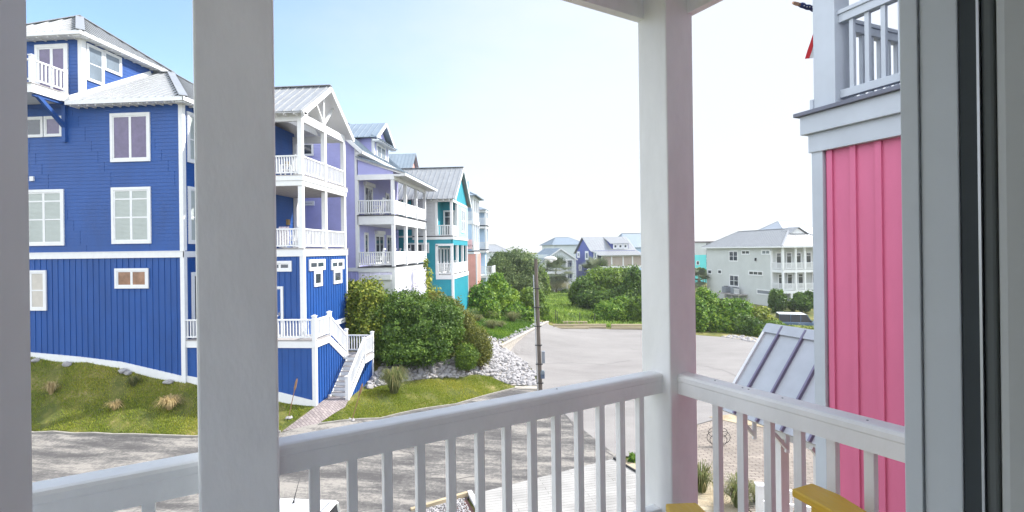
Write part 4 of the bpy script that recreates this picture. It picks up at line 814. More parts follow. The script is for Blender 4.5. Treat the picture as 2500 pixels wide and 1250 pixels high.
for z in (8.0, 11.4):
    railing(ch, (-10.1, CY+.05, z), (CX-.2, CY+.05, z), .95, .13, .06)
    for y0, y1 in ((55.2, 56.3), (56.5, 57.7), (57.9, 59.)): railing(ch, (CX-.08, y0, z), (CX-.08, y1, z), .95, .12, .07)
q0, q1, q2, q3 = V((-8.3, 54.4, 14.1)), V((-8.3, 60.2, 14.1)), V((-16, 60.2, 14.1)), V((-16, 54.4, 14.1)); ra, rb = V((-10.8, 57.3, 15.4)), V((-13.5, 57.3, 15.4))
b = MB(); roof_plane(b, [q3, q0, ra, rb], .42); roof_plane(b, [q0, q1, ra], .42); roof_plane(b, [q1, q2, rb, ra], .42); cap(b, ra, q0, .2); cap(b, ra, q1, .2); b.build('roof', ROOFB, ch)
MB().box(-9.55, -9.2, 54.9, 55.2, 14.3, 15.7).build('chimney', SKYB, ch)
b = MB(); b.prism([(-16.0, 54.6, 16.6), (-16.0, 58.6, 16.6), (-16.0, 56.6, 19.0)], XN*3); wallq(b, (-16.02, 54.8), (-16.02, 58.4), 13, 16.6); b.build('cupola_wall', CORAL, ch)
b = MB()
for s in (1, -1):
    l = V((-15.6, 56.6-2.4*s, 16.4)); a = V((-15.6, 56.6, 19.3)); roof_plane(b, [l, l+V((-4, 0, 0)), a+V((-4, 0, 0)), a], .42)
b.build('cupola_roof', ROOFB, ch)
# hung towel with lettering on the coral porch
tw = MB().box(-9.65, -8.95, 54.86, 54.9, 8.2, 9.25).build('porch_banner', TOWEL, None); tag(tw, 'pale pink banner with dark letters hung on the coral house porch railing', 'banner')
def letters(txt, o, u, up, size, m, parent, name='lettering'):
    cu = bpy.data.curves.new(name, 'FONT'); cu.body = txt; cu.size = size; cu.extrude = .004
    ob = bpy.data.objects.new(name+'_curve', cu); C.objects.link(ob); dg = bpy.context.evaluated_depsgraph_get(); me = bpy.data.meshes.new_from_object(ob.evaluated_get(dg)); bpy.data.objects.remove(ob)
    u = V(u); up = V(up); vs = [V(o)+u*v.co.x+up*v.co.y+u.cross(up)*v.co.z for v in me.vertices]
    mb = MB(); mb.add(vs, [tuple(p.vertices) for p in me.polygons]); return mb.build(name, m, parent)
letters("CST'4", (-9.62, 54.85, 8.45), XP, UP, .32, INK, tw)
nh = thing('pale_blue_house', (-9.3, 70, 2.6), 'narrow pale blue house with stacked porches beyond the coral house', 'house')
b = MB(); lap(b, (-20, 68), (-9.3, 68), 1.5, 13.2, YN, .25); lap(b, (-9.3, 68), (-9.3, 69.3), 1.5, 13.2, XP, .25); b.build('wall', SKYB, nh)
b = MB()
for z in (7.75, 11.0): b.box(-10.6, -8.95, 67.0, 69.3, z, z+.3)
b.box(-10.6, -8.95, 66.8, 69.3, 13.2, 13.5); b.box(-10.2, -8.0, 65.5, 69, 4.4, 4.75); b.build_each('deck_band', WHITE, nh)
b = MB()
for z in (8.05, 11.3): b.box(-10.6, -8.9, 66.95, 69.3, z, z+.12)
b.build('deck_boards', DARK, nh)
for y in (67.1, 69.1): 
    for z0, z1 in ((8.17, 11), (11.42, 13.2)): post(nh, -9.05, y, z0, z1, .22)
for z in (8.17, 11.42): railing(nh, (-10.5, 67.05, z), (-9.1, 67.05, z), 1., .15, .06); railing(nh, (-9.05, 67.1, z), (-9.05, 69.1, z), 1., .15, .06)
railing(nh, (-10.2, 65.55, 4.75), (-8.05, 65.55, 4.75), 1.2, .17, .08); railing(nh, (-8.05, 65.6, 4.75), (-8.05, 69, 4.75), 1.2, .17, .08); post(nh, -9.9, 65.6, 2, 4.4, .2); post(nh, -8.1, 65.6, 2, 4.4, .2)
b = MB(); q0, q1, q2, q3, ap = V((-8.9, 66.5, 13.5)), V((-8.9, 69.6, 13.5)), V((-20, 69.6, 13.5)), V((-20, 66.5, 13.5)), V((-12.5, 68.05, 15.0))
for q in ((q3, q0, ap), (q0, q1, ap), (q1, q2, ap)): roof_plane(b, list(q), .5)
b.build('roof', ROOFB, nh)

# ------------------------------------------------------------------ houses across the field (their streets run 16 degrees off ours)
FR = radians(16.3)
def fbox(mb, f, *a): mb.box(*a, f); return mb
def hip(mb, f, x0, x1, y0, y1, ze, zr_, ry0, ry1, step=.5, along='y'):
    if along == 'y':
        m = (x0+x1)/2; A, B = f.w(m, ry0, zr_), f.w(m, ry1, zr_)
        roof_plane(mb, [f.w(x0, y1, ze), f.w(x0, y0, ze), A, B], step); roof_plane(mb, [f.w(x1, y0, ze), f.w(x1, y1, ze), B, A], step)
        roof_plane(mb, [f.w(x0, y0, ze), f.w(x1, y0, ze), A], step); roof_plane(mb, [f.w(x1, y1, ze), f.w(x0, y1, ze), B], step)
    else:
        m = (y0+y1)/2; A, B = f.w(ry0, m, zr_), f.w(ry1, m, zr_)
        roof_plane(mb, [f.w(x0, y0, ze), f.w(x1, y0, ze), B, A], step); roof_plane(mb, [f.w(x1, y1, ze), f.w(x0, y1, ze), A, B], step)
        roof_plane(mb, [f.w(x0, y1, ze), f.w(x0, y0, ze), A], step); roof_plane(mb, [f.w(x1, y0, ze), f.w(x1, y1, ze), B], step)
    for c, e in (((x0, y0), A), ((x1, y0), A if along == 'y' else B), ((x1, y1), B), ((x0, y1), B if along == 'y' else A)): cap(mb, f.w(*c, ze), e, .25)
    cap(mb, A, B, .25)
gp = atD(1912, 700, 70); gp.z = -.6; fg = Fr(gp, FR)
gh = thing('greige_house', gp, 'pale greige house with a hipped metal roof and white double porch, right of the field', 'house', FR)
b = MB(); lap(b, fg.w(0, 18.3, 0)[:2], fg.w(0, 2.18, 0)[:2], -.9, 8.0, -fg.x, .3, th=.012); lap(b, fg.w(0, 2.18, 0)[:2], fg.w(10, 2.18, 0)[:2], 2.4, 8.0, -fg.y, .3, th=.012); wallq(b, fg.w(0, 18.3, 0)[:2], fg.w(10, 18.3, 0)[:2], -.9, 8); wallq(b, fg.w(10, 2.18, 0)[:2], fg.w(10, 18.3, 0)[:2], -.9, 8); wallq(b, fg.w(.02, 5, 0)[:2], fg.w(10, 5, 0)[:2], -.9, 2.4); b.build('wall', GREIGE, gh)
b = MB(); hip(b, fg, -.6, 10.6, -.6, 18.9, 8.72, 11.35, 4.5, 16.5, .55); b.build('roof', ROOF, gh)
b = MB(); b.box(-.6, 10.6, -.62, -.56, 8.48, 8.7, fg); b.box(-.62, -.56, -.56, 18.9, 8.48, 8.7, fg); b.prism([fg.w(-.56, -.56, 8.6), fg.w(10.6, -.56, 8.6), fg.w(10.6, 18.9, 8.6), fg.w(-.56, 18.9, 8.6)], UP*.05); b.build('soffit', WHITE, gh)
b = MB()
gl, gr_, gt = fg.w(3.0, 2.6, 10.3), fg.w(7.0, 2.6, 10.3), fg.w(5, 2.6, 11.5)
roof_plane(b, [gl+fg.y*2.6, gl, gt, gt+fg.y*2.6], .5); roof_plane(b, [gr_, gr_+fg.y*2.6, gt+fg.y*2.6, gt], .5); b.build('gablet_roof', ROOF, gh)
b = MB(); b.prism([fg.w(3.5, 2.9, 9.7), fg.w(6.5, 2.9, 9.7), fg.w(6.5, 2.9, 10.4), fg.w(5, 2.9, 11.35), fg.w(3.5, 2.9, 10.4)], fg.y*1.5); b.build('gablet_wall', WHITE, gh)
for z in (2.45, 5.35):
    b = MB(); b.box(0, 10, -.08, 2.15, z-.4, z, fg); b.build('deck', WHITE, gh)
    railing(gh, fg.w(.1, 0, z), fg.w(10, 0, z), 1., .16, .07); railing(gh, fg.w(0, .1, z), fg.w(0, 2.1, z), 1., .2, .07)
for x in (0, 2.05, 3.52, 5.4, 7.5, 9.9):
    for z0, z1 in ((-.6, 2.05), (2.45, 4.95), (5.35, 8.5)): post(gh, x, 0, z0, z1, .24, fg)
post(gh, 1.3, .0, -.6, 2.05, .26, fg); corner(gh, 0, 2.2, -.6, 8.0, .25, fr=fg)
gpl = fg.w(0, 5, 0); gn = -fg.x; gu = -fg.y
for r, k in (((1780, 612, 1802, 638.5), dict(cols=2, rows=(.5,))), ((1810.5, 610.5, 1831, 622), dict(cols=2)), ((1859.5, 609.5, 1880.5, 622), dict(cols=2)), ((1728, 658, 1738, 669.5), dict(cols=1)), ((1752.5, 658, 1762.5, 669.5), dict(cols=1)), ((1828, 661, 1863, 673), dict(cols=3)), ((1781, 671, 1804, 699.5), dict(cols=2, rows=(.5,)))):
    win_px(gh, *r, gpl, gn, gu, trim=.12, pane=GLASSB if r[0] == 1859.5 else GLASS, **k)
ck = win_px(gh, 1848, 707, 1886, 720, gpl, gn, gu, cols=1, pane=BOXG, trim=.12, name='carport_opening')
for x, z, hh in ((.6, 5.35, 2.5), (2.3, 5.35, 2.5), (3.9, 5.35, 2.5), (5.6, 5.35, 2.5), (7.4, 5.35, 2.5), (.9, 2.45, 2.3), (2.4, 2.45, 2.3), (4.2, 2.45, 2.3), (6.6, 2.45, 2.3)): window(gh, fg.w(x, 2.16, z), fg.x, -fg.y, 1.05, hh, cols=1, rows=(.8,), trim=.14)
b = MB()
for i in range(14): b.box(5.4+i*.3, 5.46+i*.3, 1.0, 1.06, -.6, 2.0, fg); b.box(5.2, 9.6, 1.06, 1.1, -.5+i*.18, -.44+i*.18, fg)
b.build('lattice', WHITE, gh)
MB().bar(atP(1846, 630, gpl, gn)+gn*.1, atP(1846, 637, gpl, gn)+gn*.15, .2, .2).build('wall_lamp', BLACK, gh)
ap_ = atP(1800, 742, gpl, gn)
fa_ = Fr((ap_.x, ap_.y, -.6), FR); pf = thing('unit_platform', fa_.o, 'grey timber platform with steps holding cooling units beside the greige house', 'platform', FR)
b = MB(); b.box(-1.6, -.1, -2.6, 3, 1.15, 1.3, fa_)
for y in (-2.5, -.8, .9, 2.8): b.box(-1.55, -1.43, y, y+.12, -.3, 1.15, fa_)
b.build('stand', DECKW, pf); railing(pf, fa_.w(-1.5, -2.6, 1.3), fa_.w(-1.5, -1.3, 1.3), .9, .2, .06)
for i, y in enumerate((-.6, 1.6)):
    t = thing('air_conditioner', fa_.w(-.9, y, 1.3), ['dark cooling unit nearer the white porch on the grey platform', 'dark cooling unit further from the porch on the grey platform'][i], 'air conditioner', FR, 'cooling units')
    MB().box(-1.3, -.4, y-.5, y+.5, 1.33, 2.3, fa_).build('cabinet', BOXG, t, bevel=.05); b = MB(); b.tube([fa_.w(-.85, y, 2.3), fa_.w(-.85, y, 2.36)], .36, 14); b.build('fan_guard', BLACK, t)
# white gable house
wp = atD(1332, 650, 104); wp.z = -1.0; fw = Fr(wp, FR)
wh = thing('white_gable_house', wp, 'grey roofed house with a wide front gable over white balconies, left of the violet house', 'house', FR)
b = MB(); lap(b, fw.w(0, 12, 0)[:2], fw.w(0, 1.8, 0)[:2], 1.8, 7.0, -fw.x, .3, th=.012); lap(b, fw.w(0, 1.8, 0)[:2], fw.w(6.4, 1.8, 0)[:2], 1.8, 7, -fw.y, .3, th=.012); wallq(b, fw.w(6.4, 1.8, 0)[:2], fw.w(6.4, 12, 0)[:2], 1.8, 7); b.prism([fw.w(-.1, -.1, 7.0), fw.w(6.5, -.1, 7.0), fw.w(3.2, -.1, 9.15)], fw.y*.3); b.box(.2, 6.2, 4, 12, -1, 1.8, fw); b.build('wall', GRAYW, wh)
l, r, a = fw.w(-.45, -.5, 6.95), fw.w(6.85, -.5, 6.95), fw.w(3.2, -.5, 9.35); k = fw.y*13
b = MB(); roof_plane(b, [l+k, l, a, a+k], .6); roof_plane(b, [r, r+k, a+k, a], .6); b.build('roof', ROOFB, wh)
b = MB(); b.bar(l-UP*.15, a-UP*.15, .08, .25); b.bar(r-UP*.15, a-UP*.15, .08, .25); b.box(-.1, 6.5, -.12, .1, 6.7, 7.0, fw); b.build('rake_trim', WHITE, wh)
for z in (1.9, 4.3): MB().box(-1.2, 6.5, -.1, 1.8, z-.3, z, fw).build('deck', WHITE, wh); railing(wh, fw.w(-1.1, 0, z), fw.w(6.4, 0, z), 1.05, .2, .07)
for x in (0, 2.0, 4.6, 6.4):
    for z0, z1 in ((-1, 1.6), (1.9, 4.0), (4.3, 6.7)): post(wh, x, 0, z0, z1, .26, fw)
for x, z in ((.4, 4.3), (2.4, 4.3), (4.9, 4.3), (.6, 1.9), (2.5, 1.9), (4.9, 1.9)): window(wh, fw.w(x, 1.78, z), fw.x, -fw.y, 1.5, 2.1, cols=2, pane=GLASSB, trim=.14)
b = MB()
for i in range(12): b.box(4.9+i*.28, 5.18+i*.28, -.9, 0, 1.6-.21*i-.06, 1.6-.21*i, fw)
b.bar(fw.w(4.9, -.9, 2.5), fw.w(8.0, -.9, .1), .08, .1); b.bar(fw.w(4.9, -.9, 1.5), fw.w(8.0, -.9, -.9), .08, .25); b.build('stairs', WHITE, wh)
# violet-blue house
vp = atD(1458, 650, 98); vp.z = -.6; fv = Fr(vp, FR)
vh = thing('violet_house', vp, 'violet blue house with a shed dormer and brown screened upper porch', 'house', FR)
b = MB(); zf = 8.0
b.prism([fv.w(0, 12.6, -1), fv.w(0, 2.4, -1), fv.w(0, 2.4, 7.7), fv.w(0, 3.3, 8.2), fv.w(0, 7.6, 10.9), fv.w(0, 12.6, 7.7)], fv.x*.3)
lap(b, fv.w(0, 2.4, 0)[:2], fv.w(9.2, 2.4, 0)[:2], -1, 7.7, -fv.y, .3, th=.012); b.prism([fv.w(9.2, 12.6, -1), fv.w(9.2, 2.4, -1), fv.w(9.2, 2.4, 7.7), fv.w(9.2, 7.6, 10.9), fv.w(9.2, 12.6, 7.7)], -fv.x*.3); b.build('wall', PURP, vh)
b = MB(); roof_plane(b, [fv.w(-.4, 2.6, 8.25), fv.w(9.6, 2.6, 8.25), fv.w(9.6, 7.6, 11.2), fv.w(-.4, 7.6, 11.2)], .55); roof_plane(b, [fv.w(9.6, 13.2, 7.7), fv.w(-.4, 13.2, 7.7), fv.w(-.4, 7.6, 11.2), fv.w(9.6, 7.6, 11.2)], .55); roof_plane(b, [fv.w(.2, -.7, 7.35), fv.w(9.9, -.7, 7.35), fv.w(9.6, 2.7, 8.3), fv.w(-.4, 2.7, 8.3)], .55); b.build('roof', ROOF, vh)
b = MB(); roof_plane(b, [fv.w(4.1, 3.0, 9.7), fv.w(8.4, 3.0, 9.7), fv.w(8.2, 7.4, 11.1), fv.w(4.3, 7.4, 11.1)], .55); b.build('dormer_roof', ROOF, vh)
b = MB(); b.prism([fv.w(4.5, 3.3, 8.3), fv.w(4.5, 3.3, 9.65), fv.w(4.5, 7.0, 10.85)], fv.x*.1); b.prism([fv.w(8.0, 3.3, 8.3), fv.w(8.0, 3.3, 9.65), fv.w(8.0, 7.0, 10.85)], fv.x*.1); b.box(4.5, 8.1, 3.3, 3.4, 8.3, 9.68, fv); b.build('dormer_wall', PURP, vh)
for x in (4.75, 5.85, 6.95): window(vh, fv.w(x, 3.29, 8.62), fv.x, -fv.y, 1.0, 1.0, cols=1, trim=.2)
for z in (2.4, 5.2): MB().box(.9, 9.9, -.2, 2.4, z-.35, z, fv).build('deck', WHITE, vh)
for x in (1.0, 2.6 if 0 else 3.0, 5.4, 7.4, 9.8):
    for z0, z1 in ((-.8, 2.1), (2.4, 4.9), (5.2, 7.3)): post(vh, x, 0, z0, z1, .24, fv)
railing(vh, fv.w(1, 0, 2.4), fv.w(9.8, 0, 2.4), 1.05, .2, .07)
for x0, x1 in ((1.15, 2.85), (3.15, 5.25), (5.55, 7.25), (7.55, 9.65)): MB().box(x0, x1, -.05, 0, 5.25, 7.25, fv).build('screen_panel', CURT, vh)
MB().box(1.0, 9.8, -.1, .05, 7.1, 7.3, fv).build('porch_beam', WHITE, vh)
vpl = fv.w(0, 5, 0)
for r in ((1409, 614, 1416, 629.5), (1429, 613, 1437, 634.5), (1450, 613, 1458, 634.5), (1413.5, 646, 1420.5, 661.5), (1434, 650, 1440, 659)): win_px(vh, *r, vpl, -fv.x, -fv.y, cols=1, trim=.28, pane=GLASSB)
for x in (3.2, 5.6, 7.6): window(vh, fv.w(x, 2.38, 2.4), fv.x, -fv.y, 1.7, 2.2, cols=2, pane=GLASSB, trim=.16, name='door')
# simpler houses behind
def back_house(name, u, D, z0, label, wm, x, y, ze, zr_, rx, rm_, along='x', wins=(), rz=FR):
    p = atD(u, 620, D); p.z = z0; f = Fr(p, rz); t = thing(name, p, label, 'house', rz); b = MB(); b.box(0, x, 0, y, 0, ze-z0, f); b.build('wall', wm, t)
    b = MB(); g = Fr((p.x, p.y, 0), rz); hip(b, g, -.6, x+.6, -.6, y+.6, ze, zr_, rx[0], rx[1], .6, along); b.build('roof', rm_, t)
    for (wx, wz, ww, hh) in wins: window(t, f.w(wx, 0, wz-z0), f.x, -f.y, ww, hh, cols=2, trim=.2, pane=GLASSB)
    return t, g
back_house('grey_roof_house', 1352, 135, -.8, 'grey house with a large plain hip roof behind the gabled white balconies', GRAYW, 9, 12, 9.3, 11.5, (2.5, 6.0), ROOFB, wins=((7, 6, 1.5, 1.6), (2, 6, 1.5, 1.6)))
t, g = back_house('white_porch_house', 1178, 122, -.8, 'white house with a low pale roof showing above the trees, beside the pale blue porches', GRAYW, 6.2, 9, 7.7, 9.5, (2, 4), ROOF, wins=((1.2, 4.6, 1.6, 1.8), (4.2, 4.6, 1.2, 1.6)))
for x in (.1, 2.2, 4.4, 6.1): post(t, x, -1.2, -.8, 7.6, .25, g)
MB().box(0, 6.2, -1.4, 0, 3.9, 4.2, g).build('deck', WHITE, t); railing(t, g.w(0, -1.3, 4.2), g.w(6.2, -1.3, 4.2), 1, .2, .07)
t, g = back_house('blue_gable_house', 1524, 122, -.8, 'blue house with a steep metal roof half hidden beyond the violet house', SKYB, 9, 9, 8.3, 11.9, (1.5, 7.5), ROOFB, wins=((2, 6, 1.2, 1.6), (5, 6, 1.2, 1.6)))
t, g = back_house('tall_grey_house', 1925, 105, -.8, 'tall grey shingled roof with a pale ridge behind the greige house', GREIGE, 12, 14, 10.2, 13.8, (3.5, 7), ROOFD, 'x', wins=((2, 6, 1.5, 1.6),))
tp = atD(1697, 640, 128); tp.z = -1; ft = Fr(tp, FR); tq = thing('turquoise_building', tp, 'turquoise and grey flat roofed building far behind the hedge', 'building', FR)
b = MB(); b.box(0, 3.2, 0, 12, 0, 7.2, ft); b.build('lower_wall', TURQ, tq); b = MB(); b.box(0, 3.2, 0, 12, 7.2, 10.4, ft); b.box(3.2, 9, .8, 12, 0, 10.4, ft); b.build('upper_wall', GREIGE, tq)
MB().box(-.2, 9.2, -.3, 12.2, 10.4, 10.65, ft).build('roof', mat('brown_roof_edge', (.12, .08, .08), .8), tq)
for z in (1.2, 3.6, 6., 8.4): MB().box(3.2, 7, -.6, .8, z, z+.2, ft).build('balcony_slab', WHITE, tq); railing(tq, ft.w(3.2, -.55, z+.2), ft.w(7, -.55, z+.2), .9, .25, .1); window(tq, ft.w(3.5, .79, z+.2), ft.x, -ft.y, 1.4, 1.7, cols=2, trim=.12)
for z in (2, 4.6): window(tq, ft.w(.3, 0, z), ft.x, -ft.y, .9, 1.1, cols=1, trim=.12)

# ------------------------------------------------------------------ lamp pole, wall, timbers, fence, torches
lp = thing('street_lamp', (-.69, 25.1, 0), 'weathered wooden utility pole with a cobra-head lamp at the edge of the parking lot', 'street lamp')
B_, T_ = V((-.69, 25.1, -.3)), atD(1308, 632, 25.1)
MB().tube([B_, B_+(T_-B_)*.5, T_], [.105, .095, .08], 12).build('pole', WOODG, lp)
tip = atD(1345, 632, 25.0)
b = MB(); p0 = T_-UP*.75+V((.07, 0, 0)); b.tube([p0, p0+V((.03, 0, .3)), p0+V((.12, 0, .5)), p0+V((.3, 0, .62)), tip+V((-.25, 0, .05))], .022, 8); b.build('arm', BOXG, lp)
b = MB(); b.tube([tip+V((-.34, 0, .05)), tip+V((-.2, 0, .04)), tip+V((0, 0, .02)), tip+V((.18, 0, .0)), tip+V((.3, 0, -.02))], [.04, .085, .12, .1, .04], 12); hd_ = b.build('lamp_head', mat('pale_lamp_housing', (.7, .7, .68), .4), lp, smooth=True)
b = MB(); b.tube([tip+V((.02, 0, -.06)), tip+V((.02, 0, -.14)), tip+V((.02, 0, -.18))], [.1, .09, .03], 12); b.build('lens', LIGHTG, hd_, smooth=True)
b = MB(); c0 = B_+V((-.15, -.05, .3)); c1 = T_+V((-.12, -.05, -.8)); b.tube([c0, c1], .03, 8); cn = b.build('conduit', METAL, lp)
b = MB()
for i in range(7): p = c0+(c1-c0)*(.06+i*.14); b.box(p.x-.05, p.x+.3, p.y-.06, p.y+.1, p.z-.02, p.z+.02)
b.build('strap', BLACK, lp)
m1 = atD(1326, 871, 25); m2 = atD(1325, 910, 25)
MB().box(m1.x-.07, m1.x+.09, m1.y-.2, m1.y+.0, m1.z-.28, m1.z+.3).build('control_box', BOXG, lp, bevel=.012)
b = MB(); b.box(m2.x-.1, m2.x+.1, m2.y-.25, m2.y-.05, m2.z-.24, m2.z+.12); mb_ = b.build('meter_box', mat('blue_grey_meter', (.08, .11, .17), .45), lp, bevel=.015)
b = MB(); b.tube([m2+V((0, -.25, .1)), m2+V((0, -.4, .1))], .1, 14); b.build('meter_glass', GLASSB, mb_)
rw = thing('retaining_wall', (-2, 43, 0), 'pale concrete block retaining wall along the left edge of the parking lot', 'retaining wall')
ra_, rb_ = V((-3.75, 36.9, 0)), V((-.42, 49.4, 0)); du = (rb_-ra_).normalized(); dn = V((du.y, -du.x, 0)); Lw = (rb_-ra_).length
b = MB(); rr = random.Random(3)
for k in range(5):
    x = -(k % 2)*.2
    while x < Lw:
        e = min(x+.395, Lw); s = max(x, 0); j = rr.uniform(-.012, .012); zb = -.1+k*.2
        b.on(ra_, du, dn, s+.004, e-.004, zb+.003, zb+.197, -.3, -.03*k+j); x += .4
q0 = ra_-du*.0
for k in range(5):       # near end curls back into the bank
    for i in range(3): a = q0-dn*(.25+.4*i)-du*(.05*i); b.box(a.x-.2, a.x+.19, a.y-.12, a.y+.12, -.1+k*.2, .098+k*.2)
b.build('blocks', BLOCKM, rw)
b = MB(); b.on(ra_, du, dn, -.1, Lw, .9, .99, -.38, -.08); b.build('cap', BLOCKM, rw, bevel=.01)
for i, (u0, u1, v, D, zz, lab) in enumerate([(1349, 1437, 0, 50.3, .0, 'weathered timber lying lowest at the left end of the far lot edge'), (1400, 1480, 0, 50.5, .02, 'greyish timber overlapping the middle of the far lot edge'), (1350, 1480, 0, 50.75, .22, 'long timber lying on top along the far lot edge, left of the gap'), (1372, 1434, 0, 52.2, .3, 'short grey timber lying behind the long stacked one'), (1492, 1580, 0, 49.9, .0, 'timber lying lowest right of the gap at the far lot edge'), (1492, 1580, 0, 50.2, .23, 'timber lying on top right of the gap at the far lot edge')]):
    a, c = atD(u0, 800, D), atD(u1, 800, D-.3); a.z = c.z = zz+.13+max(0, h(a.x, a.y)*.0)
    b = MB(); b.bar(a, c, .26, .22); tag(b.build('landscape_timber', TIMBERM, None, bevel=.02), lab, 'timber', 'timbers edging the parking lot')
fe = thing('wire_fence', atD(1360, 780, 53), 'low dark wire fence on thin posts between the field and the lot', 'fence')
fA, fB = atD(1350, 770, 52.5), atD(1452, 770, 52.5)
hh = [h(*(fA+(fB-fA)*t)[:2]) for t in (0, .23, .6, 1)]
for t, z in zip((0.06, .1, .64, 1), hh): p = fA+(fB-fA)*t; MB().tube([(p.x, p.y, z-.2), (p.x, p.y, z+1.25)], .035, 6).build('post', mat('dark_fence_steel', (.06, .06, .05), .7), fe)
b = MB(); A_ = V((fA.x, fA.y, hh[0])); B2 = V((fB.x, fB.y, hh[3]))
for i in range(7): b.bar(A_+UP*(.1+.15*i), B2+UP*(.1+.15*i), .008, .008)
for i in range(34): p = A_+(B2-A_)*(i/33); b.bar(p, p+UP*1.05, .008, .008)
b.build('mesh_panel', MATS['dark_fence_steel'], fe)
for i, (ub, vb, ut, vt, D, lab) in enumerate(((703, 997, 725, 925, 22.0, 'bamboo garden torch leaning by the landing wall of the blue house'), (858, 1008, 885, 937, 22.4, 'dark garden torch leaning beside the foot of the blue house stairs'))):
    p, q = atD(ub, vb, D), atD(ut, vt, D); p.z = h(p.x, p.y)-.05; t = thing('garden_torch', p, lab, 'torch')
    d = q-p; MB().tube([p, p+d*.72], .018, 7).build('pole', TORCH, t); b = MB(); b.tube([p+d*.7, p+d*.78, p+d*.93, p+d], [.02, .05, .045, .03], 9); b.build('torch_head', TORCH, t); MB().tube([p+d, p+d*1.04], .012, 6).build('wick', DARK, t)
    b = MB(); rr = random.Random(i)
    for k in range(6): c = p+V((rr.uniform(-.16, .16), rr.uniform(-.12, .12), .1)); b.tube([c-UP*.07, c-UP*.02, c+UP*.05], [.04, .075, .03], 7)
    tag(b.build('stone_ring', ROCKM, None), ['pale stones around the foot of the bamboo torch', 'pale stones around the foot of the dark torch'][i], 'stones')

# ------------------------------------------------------------------ white plank deck, planter bed
sheet('boardwalk', [(-2.85, 16.0), (2.15, 19.12), (2.95, 17.75), (2.0, 11), (-1.6, 11), (-2.3, 14.9)], PLANK, .06, 1.0, kind='structure', flat=.1, skirt=.12)
eb = MB(); eb.bar((2.17, 19.1, .09), (3.0, 17.7, .09), .06, .14); tag(eb.build('deck_edging', BLACK, None), 'black edging strip along the right side of the white plank deck', 'edging')
pb = thing('planter_bed', (-3.2, 15.1, 0), 'timber edged pebble bed at the corner of the white plank deck', 'planter')
b = MB(); b.bar((-4.4, 14.85, .12), (-2.85, 16.0, .12), .12, .22); b.build('edge_board', TIMBERM, pb, bevel=.01)
b = MB(); b.bar((-2.8, 16.05, .2), (-2.1, 14.4, .2), .14, .1); b.build('edge_board', WHITE, pb, bevel=.01)
MB().prism([(-4.3, 14.8, .06), (-2.9, 15.9, .06), (-2.2, 14.4, .06), (-3.2, 13, .06)], UP*.04).build('soil', mat('dark_red_mulch', (.16, .08, .07), .95, .4, 20, bump=.8), pb)

